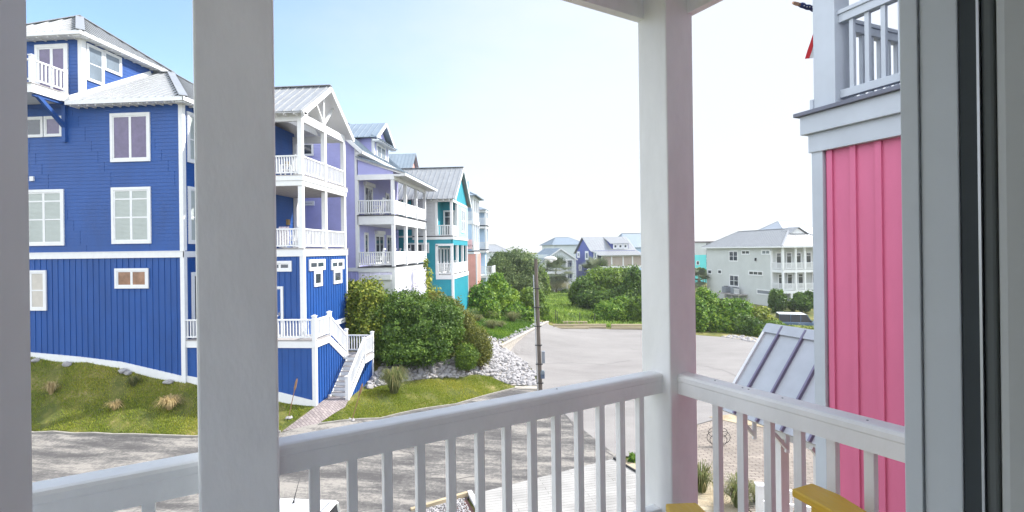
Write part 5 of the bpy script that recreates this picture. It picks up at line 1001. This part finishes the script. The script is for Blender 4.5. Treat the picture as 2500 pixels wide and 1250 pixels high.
# ------------------------------------------------------------------ cars
def car(name, label, o, rz, L, Wd, H, body, roofm, extra=''):
    f = Fr(o, rz); t = thing(name, o, label, 'car', rz); hw = Wd/2
    # side outline of the body (x forward), swept across with a little tumblehome
    bx = [(-L/2, .42), (-L/2+.03, .78), (-L/2+.05, H*.55), (L*.17, H*.55), (L*.44, H*.5), (L/2-.03, H*.42), (L/2, .45), (L/2-.1, .3), (-L/2+.1, .3)]
    b = MB(); n = len(bx); ys = (-hw, -hw+.06, hw-.06, hw); vs = []
    for j, y in enumerate(ys):
        k = .03 if j in (0, 3) else 0
        vs += [f.w(x*(1-k*.4), y, z-(k if z > .6 else -k)) for x, z in bx]
    fs = [tuple(range(n))[::-1], tuple(range(3*n, 4*n))]
    for j in range(3): fs += [(j*n+i, j*n+(i+1) % n, (j+1)*n+(i+1) % n, (j+1)*n+i) for i in range(n)]
    b.add(vs, fs); bo = b.build('body', body, t, bevel=.03)
    c0, c1, zt = -L/2+.08, L*.2, H-.07
    def q(x, y, z): return f.w(x, y, z)
    b = MB(); b.hexa([q(c0, -hw+.05, H*.55), q(c1, -hw+.05, H*.55), q(c1, hw-.05, H*.55), q(c0, hw-.05, H*.55), q(c0+.12, -hw+.16, zt), q(c1-.45, -hw+.16, zt), q(c1-.45, hw-.16, zt), q(c0+.12, hw-.16, zt)]); b.build('windows', mat('tinted_car_glass', (.012, .014, .018), .18, .1, 2, spec=.35), t)
    b = MB(); b.hexa([q(c0+.06, -hw+.13, zt), q(c1-.42, -hw+.13, zt), q(c1-.42, hw-.13, zt), q(c0+.06, hw-.13, zt), q(c0+.12, -hw+.19, H), q(c1-.6, -hw+.19, H), q(c1-.6, hw-.19, H), q(c0+.12, hw-.19, H)]); ro = b.build('roof', roofm, t, bevel=.035)
    b = MB()
    for s in (-1, 1):
        for x in (c0+.06, c0+(c1-c0)*.36, c0+(c1-c0)*.66): b.bar(q(x, s*(hw-.045), H*.55), q(x+.06, s*(hw-.155), zt), .05, .07)
        b.bar(q(c1, s*(hw-.06), H*.55), q(c1-.45, s*(hw-.17), zt), .05, .06)
    b.build('pillars', body, t)
    for s in (-1, 1):
        for x in (-L*.3, L*.31):
            b = MB(); c = q(x, s*(hw-.1), .37); b.tube([c-f.y*.11, c+f.y*.11], .37, 20); wo = b.build('wheel', TYRE, t); b = MB(); b.tube([c+f.y*s*.105, c+f.y*s*.125], .22, 14); b.build('rim', CHROME, wo)
        b = MB(); b.box(L/2-.06, L/2+.01, s*(hw-.3)-.13, s*(hw-.3)+.13, .62, .8, f); b.build('headlight', LIGHTG, t)
        b = MB(); b.box(-L/2-.01, -L/2+.05, s*(hw-.14)-.08, s*(hw-.14)+.08, .75, 1.05, f); b.build('tail_light', REDP, t)
        b = MB(); b.bar(q(c1-.1, s*(hw+.02), H*.6), q(c1-.1, s*(hw+.2), H*.62), .1, .16); b.build('mirror', BLACK, t)
        b = MB(); b.box(-.35, -.2, s*hw-.02, s*hw+.02, .92, .95, f); b.build('handle', CHROME, t)
    b = MB(); b.box(-L/2-.06, -L/2+.06, -hw+.05, hw-.05, .4, .6, f); b.build('bumper', BLACK, t); b = MB(); b.box(L/2-.06, L/2+.07, -hw+.05, hw-.05, .38, .58, f); b.build('bumper', BLACK, t)
    if 'rack' in extra:
        for s in (-1, 1): b = MB(); b.tube([q(c0+.3, s*(hw-.24), H), q(c0+.35, s*(hw-.24), H+.05), q(c1-.9, s*(hw-.24), H+.05), q(c1-.85, s*(hw-.24), H)], .018, 6); b.build('roof_rail', CHROME, ro)
        b = MB(); b.tube([q(c0+.35, -.25, H-.01), q(c0+.3, -.25, H+.09), q(c0+.05, -.25, H+.45)], [.035, .012, .004], 6); b.build('antenna', BLACK, ro)
    if 'spare' in extra: b = MB(); b.tube([q(-L/2-.02, .1, .95), q(-L/2-.22, .1, .95)], .36, 20); b.build('spare_wheel', TYRE, t)
    return t
jp = atD(1955, 790, 51); car('parked_car', 'boxy slate blue off-road car with a white roof parked behind the hedge', (jp.x+.4, jp.y+1, -.75), radians(-12), 4.5, 1.85, 1.85, CARB, CARW, 'spare')
jp = atD(2012, 790, 55); car('parked_car', 'white car parked beyond the slate blue off-road car', (jp.x+.6, jp.y, -.75), radians(-100), 4.6, 1.85, 1.6, CARW, CARW)
jp = atD(2003, 800, 48.5); car('parked_car', 'white car parked nearest the pink house corner, just right of the slate blue car', (jp.x+1.2, jp.y, -.7), radians(170), 4.4, 1.8, 1.45, CARW, CARW)
car('parked_car', 'white wagon with roof rails and a rod antenna below the balcony', (-6.12, 9.75, h(-6.12, 9.75)), radians(-91), 4.6, 1.8, 1.72, CARW, CARW, 'rack')

# ------------------------------------------------------------------ vegetation
def lumps(d, rs, k=3.):
    """cheap lumpy radius factor for unit directions d, seeded by rs"""
    r = np.zeros(len(d))
    for i in range(5):
        a = rs.normal(size=3)*k*(1+.6*i); r += np.sin(d @ a+rs.uniform(0, 6.3))/(1+.5*i)
    return r/3.
def leaves(name, blobs, n, size, m, parent, seed, shell=.32, up=.25, core=True, lump=.28, droop=0., long=1.5, clump=0):
    """blobs: (centre, (rx, ry, rz)); n small leaf faces scattered in lumpy shells, plus an inner mass"""
    n = int(n*2.1); size = size*.66
    rs = np.random.RandomState(seed); A = np.array([r[0]*r[1]+r[0]*r[2]+r[1]*r[2] for c, r in blobs]); A = A/A.sum()
    VS, TS = [], []; cv, cf, ct, base = [], [], [], 0
    for (c, r), sh in zip(blobs, A):
        c = np.array(c); r = np.array(r); k = max(20, int(n*sh)); d = rs.normal(size=(k, 3)); d[:, 2] = d[:, 2]*.9+up*.6; d /= np.linalg.norm(d, axis=1)[:, None]
        sd = rs.randint(1e6); l2 = lumps(d, np.random.RandomState(sd+7), 7.); f = 1+lump*lumps(d, np.random.RandomState(sd))+lump*.55*l2
        rad = f*(1-shell*rs.uniform(0, 1, k)**1.6+.085*rs.normal(size=k)); p = c+d*r*rad[:, None]
        nn = d/r*r.mean()*.9+rs.normal(size=(k, 3))*.75; nn[:, 2] += up; nn /= np.linalg.norm(nn, axis=1)[:, None]
        t = rs.normal(size=(k, 3)); t[:, 2] -= droop*2; t -= nn*(t*nn).sum(1)[:, None]; t /= np.linalg.norm(t, axis=1)[:, None]; b = np.cross(nn, t)
        s = size*rs.uniform(.55, 1.35, k)[:, None]; l = t*s*long*.5; w_ = b*s*.5
        q = np.stack([p-l, p+w_*.9+nn*s*.06, p+l, p-w_*.9+nn*s*.06], 1); VS.append(q.reshape(-1, 3))
        bt = rs.uniform(-.12, .12); g = lumps(p*1.1, np.random.RandomState(sd+1), 1.1)*.16
        TS.append(np.clip(.5+bt+g+l2*.3+rs.normal(size=k)*.2, 0, 1))
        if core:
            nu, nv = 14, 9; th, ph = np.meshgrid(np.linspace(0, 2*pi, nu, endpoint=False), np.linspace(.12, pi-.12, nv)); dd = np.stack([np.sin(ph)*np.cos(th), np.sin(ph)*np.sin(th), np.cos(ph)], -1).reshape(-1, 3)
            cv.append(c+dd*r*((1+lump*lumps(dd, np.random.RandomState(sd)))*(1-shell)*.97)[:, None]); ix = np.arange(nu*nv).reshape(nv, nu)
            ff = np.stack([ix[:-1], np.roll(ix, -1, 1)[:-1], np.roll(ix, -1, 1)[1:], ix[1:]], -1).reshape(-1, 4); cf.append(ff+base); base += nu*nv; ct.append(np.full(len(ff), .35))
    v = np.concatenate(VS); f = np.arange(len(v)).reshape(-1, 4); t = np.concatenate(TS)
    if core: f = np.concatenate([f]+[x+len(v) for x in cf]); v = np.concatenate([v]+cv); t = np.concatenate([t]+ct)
    return np_mesh(name, v, f, m, parent, t)
def pblob(u, v, D, ru, rv, depth=None):
    c = atD(u, v, D); k = D/F; return (tuple(c), (ru*k, (depth if depth else .5*(ru+rv))*k, rv*k))
def shrub(label, blobs, n, size, m, seed, cat='shrub', group=None, name='shrub', trunks=3, **k):
    bl = [pblob(*b) if len(b) >= 5 else b for b in blobs]
    c0 = bl[0][0]; z = h(c0[0], c0[1]); t = thing(name, (c0[0], c0[1], z), label, cat, 0, group)
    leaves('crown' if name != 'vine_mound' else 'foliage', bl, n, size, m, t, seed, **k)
    b = MB(); rr = random.Random(seed)
    for i in range(trunks):
        c, r = bl[i % len(bl)]; a = V((c0[0]+rr.uniform(-.3, .3)*bl[0][1][0], c0[1]+rr.uniform(-.3, .3), z-.15)); e = V(c)+V((rr.uniform(-.4, .4)*r[0], rr.uniform(-.4, .4)*r[1], rr.uniform(0, .5)*r[2]))
        b.tube([a, (a+e)/2+V((rr.uniform(-.15, .15), 0, 0)), e], [.07, .05, .02], 6)
    b.build('trunk', TRUNK, t); return t
shrub('tall shrub with yellow green leaves against the corner of the blue house', [(892, 742, 29.8, 46, 56), (862, 725, 30.4, 24, 40), (905, 800, 29.2, 40, 52), (868, 800, 29.8, 30, 60)], 9000, .17, G_YEL, 11)
shrub('biggest dark evergreen shrub, in front of the lavender house', [(1000, 770, 30.2, 62, 62), (1040, 815, 29.8, 66, 72), (965, 830, 29.2, 50, 60), (1085, 800, 30.3, 48, 66), (1000, 850, 28.9, 90, 40), (940, 780, 30, 40, 60)], 26000, .15, G_DARK, 12)
shrub('sparse greyish shrub rising at the right shoulder of the biggest dark shrub', [(1092, 765, 32, 44, 38), (1125, 800, 32.3, 36, 42), (1060, 738, 32.5, 40, 24)], 6500, .14, G_OLIVE, 13, shell=.5)
shrub('small rounded dark shrub lowest at the edge of the white stones', [(1140, 870, 29.2, 27, 30), (1136, 884, 29.0, 24, 18)], 4200, .09, G_MID, 14, lump=.15)
shrub('olive rounded shrub right behind the small dark one at the stones', [(1166, 842, 30.3, 34, 44), (1182, 862, 30.2, 20, 30), (1160, 872, 30, 30, 22)], 5200, .1, G_OLIVE, 15, lump=.15)
shrub('thin young tree with loose pale leaves beside the teal wall', [(1047, 690, 36, 9, 40), (1058, 720, 36, 20, 22), (1040, 645, 36, 7, 18)], 330, .22, G_YEL, 16, 'tree', None, 'sapling', core=False, shell=.9)
tw_ = thing('bare_twig_shrub', (*atD(1016, 720, 30.9)[:2], 2.2), 'bare twiggy stem standing against the pale lavender wall', 'shrub')
b = MB(); p = atD(1016, 735, 30.7); q = atD(1014, 685, 30.7); b.tube([p-UP*1.2, p, q], [.03, .02, .006], 5)
rr = random.Random(5)
for i in range(12): a = p+(q-p)*rr.uniform(.1, .9); b.tube([a, a+V((rr.uniform(-.45, .45), rr.uniform(-.1, .1), rr.uniform(.1, .3)))], [.01, .004], 4)
b.build('stem', TRUNK, tw_)
shrub('vine covered mound against the teal wall, lowest of the vine heaps', [(1172, 742, 48.5, 34, 46), (1195, 765, 47.8, 26, 34), (1160, 770, 48, 28, 34)], 8500, .26, G_VINE, 17, 'vine', None, 'vine_mound', droop=.5)
shrub('tallest vine covered mound with a pointed top, below the coral porches', [(1213, 706, 53, 24, 40), (1222, 740, 52, 40, 50), (1250, 770, 51, 34, 32), (1200, 725, 53, 24, 30)], 13000, .27, G_VINE, 18, 'vine', None, 'vine_mound', droop=.5)
shrub('low trailing vine tangle running down to the retaining wall', [(1275, 775, 50.5, 32, 24), (1300, 790, 50, 22, 14), (1258, 792, 49.6, 30, 14)], 5500, .24, G_VINE, 19, 'vine', None, 'vine_mound', droop=.5)
shrub('dark rounded vine clump behind the utility pole at the end of the wall', [(1296, 738, 55, 30, 34), (1318, 762, 53.5, 20, 22)], 5000, .26, G_MID, 20, 'vine', None, 'vine_mound')
def tree(label, u0, D, crown, n, size, m, seed, zt=.5, name='broadleaf_tree', **k):
    bl = [pblob(*b) for b in crown]; c0 = atD(u0, 700, D); z = h(c0.x, c0.y); t = thing(name, (c0.x, c0.y, z), label, 'tree')
    leaves('crown', bl, n, size, m, t, seed, **k); b = MB(); base = V((c0.x, c0.y, z-.3)); mid = base+UP*(max(c[2] for c, r in bl)-z)*zt
    b.tube([base, base+(mid-base)*.5+V((.1, 0, 0)), mid], [.3, .22, .16], 9)
    for c, r in bl: b.tube([base+(mid-base)*.6, (mid+V(c))/2-UP*.2, V(c)+UP*r[2]*.4], [.14, .09, .03], 6)
    b.build('trunk', TRUNK, t); return t
tree('big spreading green tree beyond the vine mounds, left of the utility pole', 1268, 78, [(1262, 640, 78, 40, 30), (1232, 660, 77, 32, 36), (1294, 660, 77.5, 34, 36), (1258, 690, 76.5, 46, 34), (1226, 634, 78.5, 26, 20), (1290, 700, 77, 36, 30), (1240, 715, 76.5, 40, 22), (1205, 650, 78, 16, 18)], 21000, .3, G_BLUE, 21, core=False, shell=.65)
tree('darker slim tree just right of the utility pole top', 1326, 82, [(1322, 690, 82, 18, 34), (1330, 712, 82, 14, 24), (1314, 668, 82.5, 14, 16)], 5000, .32, G_MID, 22, shell=.5)
def palm(label, u, vt, vb, D, seed, r=1.5, n=34):
    p = atD(u, 700, D); z = h(p.x, p.y)-.1; top = atD(u, vt, D); t = thing('palm_tree', (p.x, p.y, z), label, 'palm'); rr = np.random.RandomState(seed)
    MB().tube([(p.x, p.y, z-.3), (p.x+.1, p.y, (z+top.z)/2), top], [.24, .2, .22], 9).build('trunk', TRUNK, t)
    vs, fs, ti = [], [], []
    for i in range(n):
        az = rr.uniform(0, 2*pi); el = rr.uniform(-1.1, 1.25); d = np.array([cos(az)*cos(el), sin(az)*cos(el), sin(el)]); L = r*rr.uniform(.75, 1.1); side = np.array([-sin(az), cos(az), 0]); upv = np.cross(d, side)*-1
        stem = np.array(top)+d*L*.55; tn = np.clip(.35+.35*(el < -.5)+rr.normal()*.15, 0, 1)
        for j in range(15):           # a fan of pointed leaflets at the end of each stalk
            a = (j-7)*.2; e = stem+(d*cos(a)+side*sin(a))*L*.6-np.array([0, 0, 1])*L*.14*abs(cos(el)); mid = (stem+e)/2; wd = np.cross((e-stem), upv); wd = wd/np.linalg.norm(wd)*.075
            k = len(vs); vs += [stem, mid+wd, e, mid-wd]; fs.append((k, k+1, k+2, k+3)); ti.append(tn+rr.normal()*.08)
        k = len(vs); o_ = np.array(top); s2 = side*.02; vs += [o_-s2, o_+s2, stem+s2, stem-s2]; fs.append((k, k+1, k+2, k+3)); ti.append(tn)
    np_mesh('fronds', vs, fs, G_PALM, t, np.clip(ti, 0, 1)); return t
palm('tall palm with dead fronds in front of the gabled white balconies', 1357, 668, 715, 92, 31, 3.6, 64)
palm('grey green palm by the corner of the violet house', 1458, 668, 700, 84, 32, 3.2, 52)
palm('small grey palm between the white post and the greige house', 1706, 680, 700, 88, 33, 2.2, 34)
shrub('clipped dark round shrub at the foot of the tall palm', [(1381, 714, 90, 11, 7)], 1500, .25, G_DARK, 34)
shrub('tall loose light green shrub below the violet house porch', [(1478, 690, 66, 46, 34), (1520, 690, 67, 40, 36), (1450, 705, 65, 36, 34)], 11000, .3, G_MID, 35, shell=.5)
shrub('dark shrub at the left end of the field thicket', [(1425, 712, 64, 32, 32), (1405, 725, 64, 16, 20), (1440, 730, 62.5, 34, 22)], 6500, .28, G_DARK, 36)
shrub('dark spiky shrub beside the white corner post in the field thicket', [(1548, 700, 61, 22, 46), (1530, 730, 60.5, 34, 34), (1490, 735, 61, 46, 26)], 8000, .27, G_DARK, 37)
shrub('rounded vine topped shrub behind the timbers', [(1500, 768, 55.5, 46, 30), (1512, 750, 56, 32, 24), (1465, 778, 55, 24, 18)], 9000, .24, G_VINE, 38)
shrub('dark rounded shrub behind the right hand timbers', [(1548, 768, 54.5, 24, 34), (1570, 760, 54, 24, 36), (1545, 745, 56, 18, 14)], 5500, .24, G_MID, 39)
shrub('vine topped hedge shrub beside the right of the white corner post', [(1718, 748, 50.5, 34, 40), (1700, 780, 49.5, 36, 44), (1738, 785, 49.5, 30, 36)], 11000, .22, G_VINE, 40)
shrub('wide rounded hedge shrub in the middle of the right hedge', [(1782, 765, 50, 46, 34), (1770, 795, 49.3, 42, 32), (1806, 752, 50.5, 26, 16)], 12000, .22, G_VINE, 41)
shrub('dark hedge shrub above the pale stones at the lot corner', [(1810, 795, 48.2, 34, 26), (1838, 805, 47.2, 28, 22)], 6500, .21, G_DARK, 42)
shrub('leafy yellow green shrub in front of the greige house lawn', [(1848, 778, 50.5, 30, 24), (1872, 788, 50.5, 26, 18), (1862, 765, 52, 16, 16)], 5000, .26, G_YEL, 43)
shrub('low green shrub beside the slate blue car', [(1890, 797, 46.5, 26, 14), (1866, 812, 46, 24, 18), (1912, 802, 46.5, 18, 7)], 4200, .2, G_MID, 44)
shrub('low trimmed hedge under the white cars', [(1945, 800, 46, 34, 5), (1980, 801, 46, 26, 5)], 2500, .18, G_YEL, 45)
shrub('dark spiky juniper by the porch corner of the greige house', [(1897, 738, 66, 17, 24), (1891, 722, 66, 9, 14), (1904, 722, 66, 8, 12)], 4200, .3, G_DARK, 46, lump=.4)
shrub('wide dark juniper at the right of the greige house porch', [(1960, 738, 65, 25, 22), (1975, 728, 65, 14, 16), (1950, 728, 65, 10, 14)], 5000, .3, G_DARK, 47, lump=.4)
shrub('small dark shrub under the greige house porch', [(1936, 746, 67, 11, 11)], 1500, .25, G_MID, 48)
shrub('dark shrubs at the left wall of the greige house', [(1722, 672, 92, 12, 8), (1708, 662, 95, 14, 7)], 1800, .4, G_DARK, 49)
shrub('little bright green plant beside the white plank deck edge', [(1546, 1128, 18.9, 12, 18), (1556, 1118, 19, 9, 12)], 700, .1, G_VINE, 50, 'plant', trunks=2)
# grass tufts
def tuft(label, x, y, hgt, n, spread, m, seed, cat='grass clump', group=None, name='grass_tuft', wd=.012, stuffz=0, lean=0):
    rs = np.random.RandomState(seed); z = h(x, y); t = thing(name, (x, y, z), label, cat, 0, group); vs, fs, ti = [], [], []
    for i in range(n):
        az = rs.uniform(0, 2*pi); r0 = rs.uniform(0, .25)*spread; L = hgt*rs.uniform(.6, 1.1); out = spread*rs.uniform(.2, 1.1); d = np.array([cos(az), sin(az), 0]); s = np.array([-sin(az), cos(az), 0])*wd
        p0 = np.array([x, y, z-.03])+d*r0; tn = np.clip(rs.normal(.5, .22), 0, 1); sag = rs.uniform(.15, .7)
        pts = [p0, p0+d*out*.35+np.array([lean*.2, 0, L*.65]), p0+d*out*.75+np.array([lean*.5, 0, L*(1-sag*.25)]), p0+d*out*1.2+np.array([lean*.8, 0, L*(1-sag)])]; k = len(vs)
        for j, p in enumerate(pts): f = (1, .9, .6, .1)[j]; vs += [p-s*f, p+s*f]
        for j in range(3): fs.append((k+2*j, k+2*j+1, k+2*j+3, k+2*j+2)); ti.append(tn)
    np_mesh('blades', vs, fs, m, t, ti); return t
tuft('bigger clump of dry straw grass on the shaded lawn', -16.9, 20.75, .62, 420, .5, G_STRAW, 61, 'grass clump', 'dry clumps on the lawn')
tuft('small ragged clump of dry straw grass in the middle of the shaded lawn', -19.1, 20.3, .42, 150, .32, G_STRAW, 62, 'grass clump', 'dry clumps on the lawn')
tuft('dry straw clump at the left edge of the shaded lawn', -22.4, 20.6, .6, 160, .3, G_STRAW, 63, 'grass clump', 'dry clumps on the lawn')
tuft('green weedy clump higher on the shaded lawn near the wall', -19.2, 21.4, .5, 160, .35, G_TUFT, 64)
tuft('tall spiky pampas clump at the foot of the stairs beside the stones', -8.15, 24.9, 1.35, 700, .72, G_TUFT, 65, wd=.014)
for i, (u, v, D, hg, sp, lab) in enumerate(((1200, 806, 42, .8, .75, 'round ornamental grass mound at the front of the green bank'), (1252, 787, 47, 1.0, .8, 'round ornamental grass mound at the right of the green bank'), (1166, 790, 44, .7, .6, 'ornamental grass mound at the left of the green bank'), (1200, 775, 47, .9, .75, 'ornamental grass mound at the back of the green bank'), (1222, 800, 43.5, .6, .5, 'smallest ornamental grass mound, right behind the front one'), (1150, 778, 46, .9, .8, 'greyish ornamental grass mound at the foot of the teal wall'))):
    p = atD(u, v, D); tuft(lab, p.x, p.y, hg, 420, sp, G_TUFT if i != 5 else G_BLUE, 70+i, 'grass clump', 'grass mounds on the bank')
tuft('ornamental grass with arching blades nearer the white picket railing', 5.62, 15.95, .95, 420, .55, G_TUFT, 81, 'grass clump', 'grasses in the sand bed', wd=.012)
tuft('ornamental grass beside the white corner post in the sand bed', 4.75, 16.9, .95, 260, .55, G_TUFT, 82, 'grass clump', 'grasses in the sand bed', wd=.012)
tuft('thin ornamental grass at the edge of the brick driveway', 6.3, 16.3, .6, 120, .4, G_TUFT, 83, 'grass clump', 'grasses in the sand bed', wd=.01)
# lawn blades and field weeds (uncountable)
def scatter(name, poly, n, size, m, seed, hgt, wd, clump=.6, keep=None):
    rs = np.random.RandomState(seed); poly = np.array(poly); lo, hi = poly.min(0), poly.max(0); P = rs.uniform(lo, hi, (int(n*2.4), 2)); P = P[inpoly(P, [tuple(q) for q in poly])][:n]
    if keep is not None: P = P[keep(P)]
    z = hs(P); k = len(P); az = rs.uniform(0, 2*pi, k); L = hgt*rs.uniform(.5, 1.3, k); d = np.c_[np.cos(az), np.sin(az)]; s = np.c_[-d[:, 1], d[:, 0]]*wd*rs.uniform(.7, 1.3, k)[:, None]; o = d*(L*rs.uniform(.2, .9, k))[:, None]
    a = np.c_[P-s, z-.02]; b = np.c_[P+s, z-.02]; c = np.c_[P+o+s*.3, z+L]; e = np.c_[P+o-s*.3, z+L]
    f1 = np.sin(P[:, 0]*.9+1.7*np.sin(P[:, 1]*.7))+np.sin(P[:, 1]*1.3+P[:, 0]*.4); ti = np.clip(.45+f1*.12*clump+rs.normal(size=k)*.2, 0, 1)
    o = np_mesh(name, np.stack([a, b, c, e], 1).reshape(-1, 3), np.arange(4*k).reshape(-1, 4), m, None, ti); return tag(o, kind='stuff')
def patchy(P):
    g = np.sin(P[:, 0]*1.7+.6)*np.sin(P[:, 1]*2.3)+.5*np.sin(P[:, 0]*4.1+P[:, 1]*3.3); return g+np.random.RandomState(1).normal(size=len(P))*.5 < .45
tag(scatter('lawn_grass', [(-27, 19.25), (-21.5, 19.15), (-14.7, 19.45), (-11.7, 20.35), (-10.95, 21.9), (-11, 22.0), (-27, 22.0)], 60000, 1, G_LAWN, 91, .055, .012, 1, patchy), 'short green and yellow grass on the sloping lawn below the blue house', 'grass')
tag(scatter('lawn_grass', [(-10.2, 21.05), (-8, 22.5), (-5, 25), (-2.4, 28.2), (-2.6, 28.9), (-3.9, 29.6), (-5.3, 28.1), (-8.1, 27), (-9.7, 25.1), (-9.6, 23.2)], 42000, 1, G_LAWN, 92, .055, .012, 1, patchy), 'short grass on the lawn wedge between the brick path and the white stones', 'grass')
tag(scatter('bank_grass', [(-8, 40), (-8, 47), (-6, 49), (-2, 48), (-1.5, 46.5), (-3.3, 42), (-4.4, 38.8), (-5.6, 38.6)], 30000, 1, G_VINE, 93, .12, .022, 1), 'bright green grass on the bank above the retaining wall', 'grass')
tag(scatter('field_weeds', [(-2, 52.3), (14, 51.5), (12, 60), (11, 75), (9, 95), (2, 100), (-8, 88), (-8, 60)], 45000, 1, G_FIELD, 94, .38, .075, 1), 'tall bright green weeds filling the vacant field', 'weeds')
tag(scatter('field_grass', [(16, 52), (24, 52), (25, 66), (17, 64)], 8000, 1, G_LAWN, 95, .12, .04, 1), 'grass in front of the greige house', 'grass')

# ------------------------------------------------------------------ stones
def rock_mesh(seed):
    bm = bmesh.new(); bmesh.ops.create_icosphere(bm, subdivisions=2, radius=1); rr = random.Random(seed); pl = [(V((rr.gauss(0, 1), rr.gauss(0, 1), rr.gauss(0, 1))).normalized(), rr.uniform(.55, .85)) for _ in range(9)]
    for v in bm.verts:
        for n, d in pl:
            e = v.co.dot(n)-d
            if e > 0: v.co -= n*e
        v.co *= 1+rr.uniform(-.03, .03)
    me = bpy.data.meshes.new('rock'); bm.to_mesh(me); bm.free(); me.materials.append(ROCKM); return me
RM = [rock_mesh(i) for i in range(9)]
BED = [(-9.7, 25.0), (-8.2, 27.1), (-5.35, 28.25), (-3.9, 29.75), (-2.5, 28.85), (-1.15, 29.2), (-1.25, 32.1), (-3.4, 37.2), (-4.1, 38.6), (-5.8, 38.4), (-4.9, 33), (-4.5, 30.6), (-6.2, 29.5), (-9.6, 28.6), (-10.0, 26.6)]
BED2 = [(-3.9, 38.0), (-2.9, 41.5), (-1.8, 45.5), (-.8, 48.6), (-1.2, 48.9), (-2.4, 45.6), (-3.5, 42), (-4.4, 38.6)]
BED3 = [(15.0, 46.5), (16.4, 47.4), (18.4, 45), (17.9, 42), (17.2, 42.6)]
sheet('stone_bed', BED, mat('stone_bed_soil', (.3, .28, .26), .95, .4, 6, bump=.8), .02, .5)
rr = random.Random(21); spots = []
def poisson(poly, n, rmin, rmax, pack):
    xs = [p[0] for p in poly]; ys = [p[1] for p in poly]; got = []; tries = 0
    while len(got) < n and tries < n*60:
        tries += 1; x, y = rr.uniform(min(xs), max(xs)), rr.uniform(min(ys), max(ys))
        if not inpoly([(x, y)], poly)[0]: continue
        r = rmin+(rmax-rmin)*rr.random()**2
        if all((x-a)**2+(y-b)**2 > ((r+c)*pack)**2 for a, b, c in got[-500:]): got.append((x, y, r))
    return got
main = poisson(BED, 900, .1, .24, .62); rest = poisson(BED2, 170, .08, .17, .62)+poisson(BED3, 150, .08, .2, .62)
main.sort(key=lambda s: -s[2]/hypot(s[0], s[1])); big, small = main[:285], main[285:]+rest
zz = hs([(s[0], s[1]) for s in big])
for (x, y, r), z in zip(big, zz):
    o = bpy.data.objects.new('rock', RM[rr.randrange(9)]); C.objects.link(o); o.location = (x, y, z+r*.4); o.rotation_euler = (rr.uniform(-.5, .5), rr.uniform(-.5, .5), rr.uniform(0, 6.3)); o.scale = (r*rr.uniform(.9, 1.25), r*rr.uniform(.8, 1.1), r*rr.uniform(.6, .85))
    tag(o, 'pale grey stone lying in the riprap below the shrubs', 'rock', 'riprap stones')
def stones(name, ss, lab, cat='stones'):
    vs, fs = [], []; z = hs([(s[0], s[1]) for s in ss]); base = 0
    for (x, y, r), zq in zip(ss, z):
        me = RM[rr.randrange(9)]; v = np.empty(len(me.vertices)*3); me.vertices.foreach_get('co', v); v = v.reshape(-1, 3); a = rr.uniform(0, 6.3); R = np.array([[cos(a), -sin(a), 0], [sin(a), cos(a), 0], [0, 0, 1]])
        v = (v*np.array([r*1.1, r*.95, r*.75])) @ R.T+np.array([x, y, zq+r*.35]); vs.append(v); fs += [[i+base for i in p.vertices] for p in me.polygons]; base += len(v)
    return tag(np_mesh(name, np.concatenate(vs), fs, ROCKM), lab, cat, kind='stuff')
stones('small_stones', small, 'smaller pale stones filling the riprap and edging the wall and lot')
peb = [(s[0], s[1], s[2]) for s in poisson([(-4.2, 14.7), (-2.95, 15.75), (-2.35, 14.4), (-3.2, 13.1)], 420, .03, .06, .7)]
o = stones('pebbles', peb, 'pale pebbles in the planter bed'); o.location.z += .06
for i, (u, v, r, lab) in enumerate(((178, 877, .16, 'white stone near the house wall at the left of the shaded lawn'), (171, 906, .2, 'flat pale stone alone in the shaded lawn'), (318, 902, .2, 'pinkish stone against the foundation of the blue house'), (330, 905, .16, 'smaller stone beside the pinkish one at the foundation'), (425, 929, .2, 'dark rounded stone by the corner of the blue house'), (801, 968, .14, 'pale round stone at the bottom left of the stairs'))):
    z = 1.5
    for _ in range(6): p = atZ(u, v, z); z = .5*z+.5*h(p.x, min(p.y, 21.9) if u < 500 else p.y)
    p = atZ(u, v, z); p.y = min(p.y, 21.8) if u < 500 else p.y
    o = bpy.data.objects.new('rock', RM[i]); C.objects.link(o); o.location = (p.x, p.y, h(p.x, p.y)+r*.35); o.scale = (r*1.2, r, r*.7); tag(o, lab, 'rock')
b = MB(); q = atD(1282, 944, 28.5); b.box(q.x-.6, q.x+.7, q.y-.25, q.y+.25, -.05, .2); tag(b.build('concrete_block', BLOCKM, None, bevel=.02), 'pale concrete block at the corner of the stones beside the lot', 'block')

far_bl = []
rr = random.Random(77)
for i in range(60):
    x = -170+i*6.5+rr.uniform(-3, 3); y = 225+rr.uniform(-15, 15); far_bl.append(((x, y, 1.2), (rr.uniform(5, 9), 4, rr.uniform(3.5, 5.8))))
tag(leaves('distant_trees', far_bl, 9000, .9, G_DARK, None, 99), 'distant line of trees behind the houses', 'trees', kind='stuff')

# ------------------------------------------------------------------ air
hz = bpy.data.materials.new('haze_air'); hz.use_nodes = True; t = hz.node_tree; t.nodes.clear(); ou = t.nodes.new('ShaderNodeOutputMaterial'); pv = t.nodes.new('ShaderNodeVolumePrincipled')
pv.inputs['Color'].default_value = (.93, .96, 1, 1); pv.inputs['Density'].default_value = .0004; pv.inputs['Anisotropy'].default_value = .3; t.links.new(pv.outputs[0], ou.inputs['Volume'])
tag(MB().box(-210, 260, -60, 262, -4, 24).build('haze', hz, None), 'thin pale haze in the air', 'haze', kind='stuff')
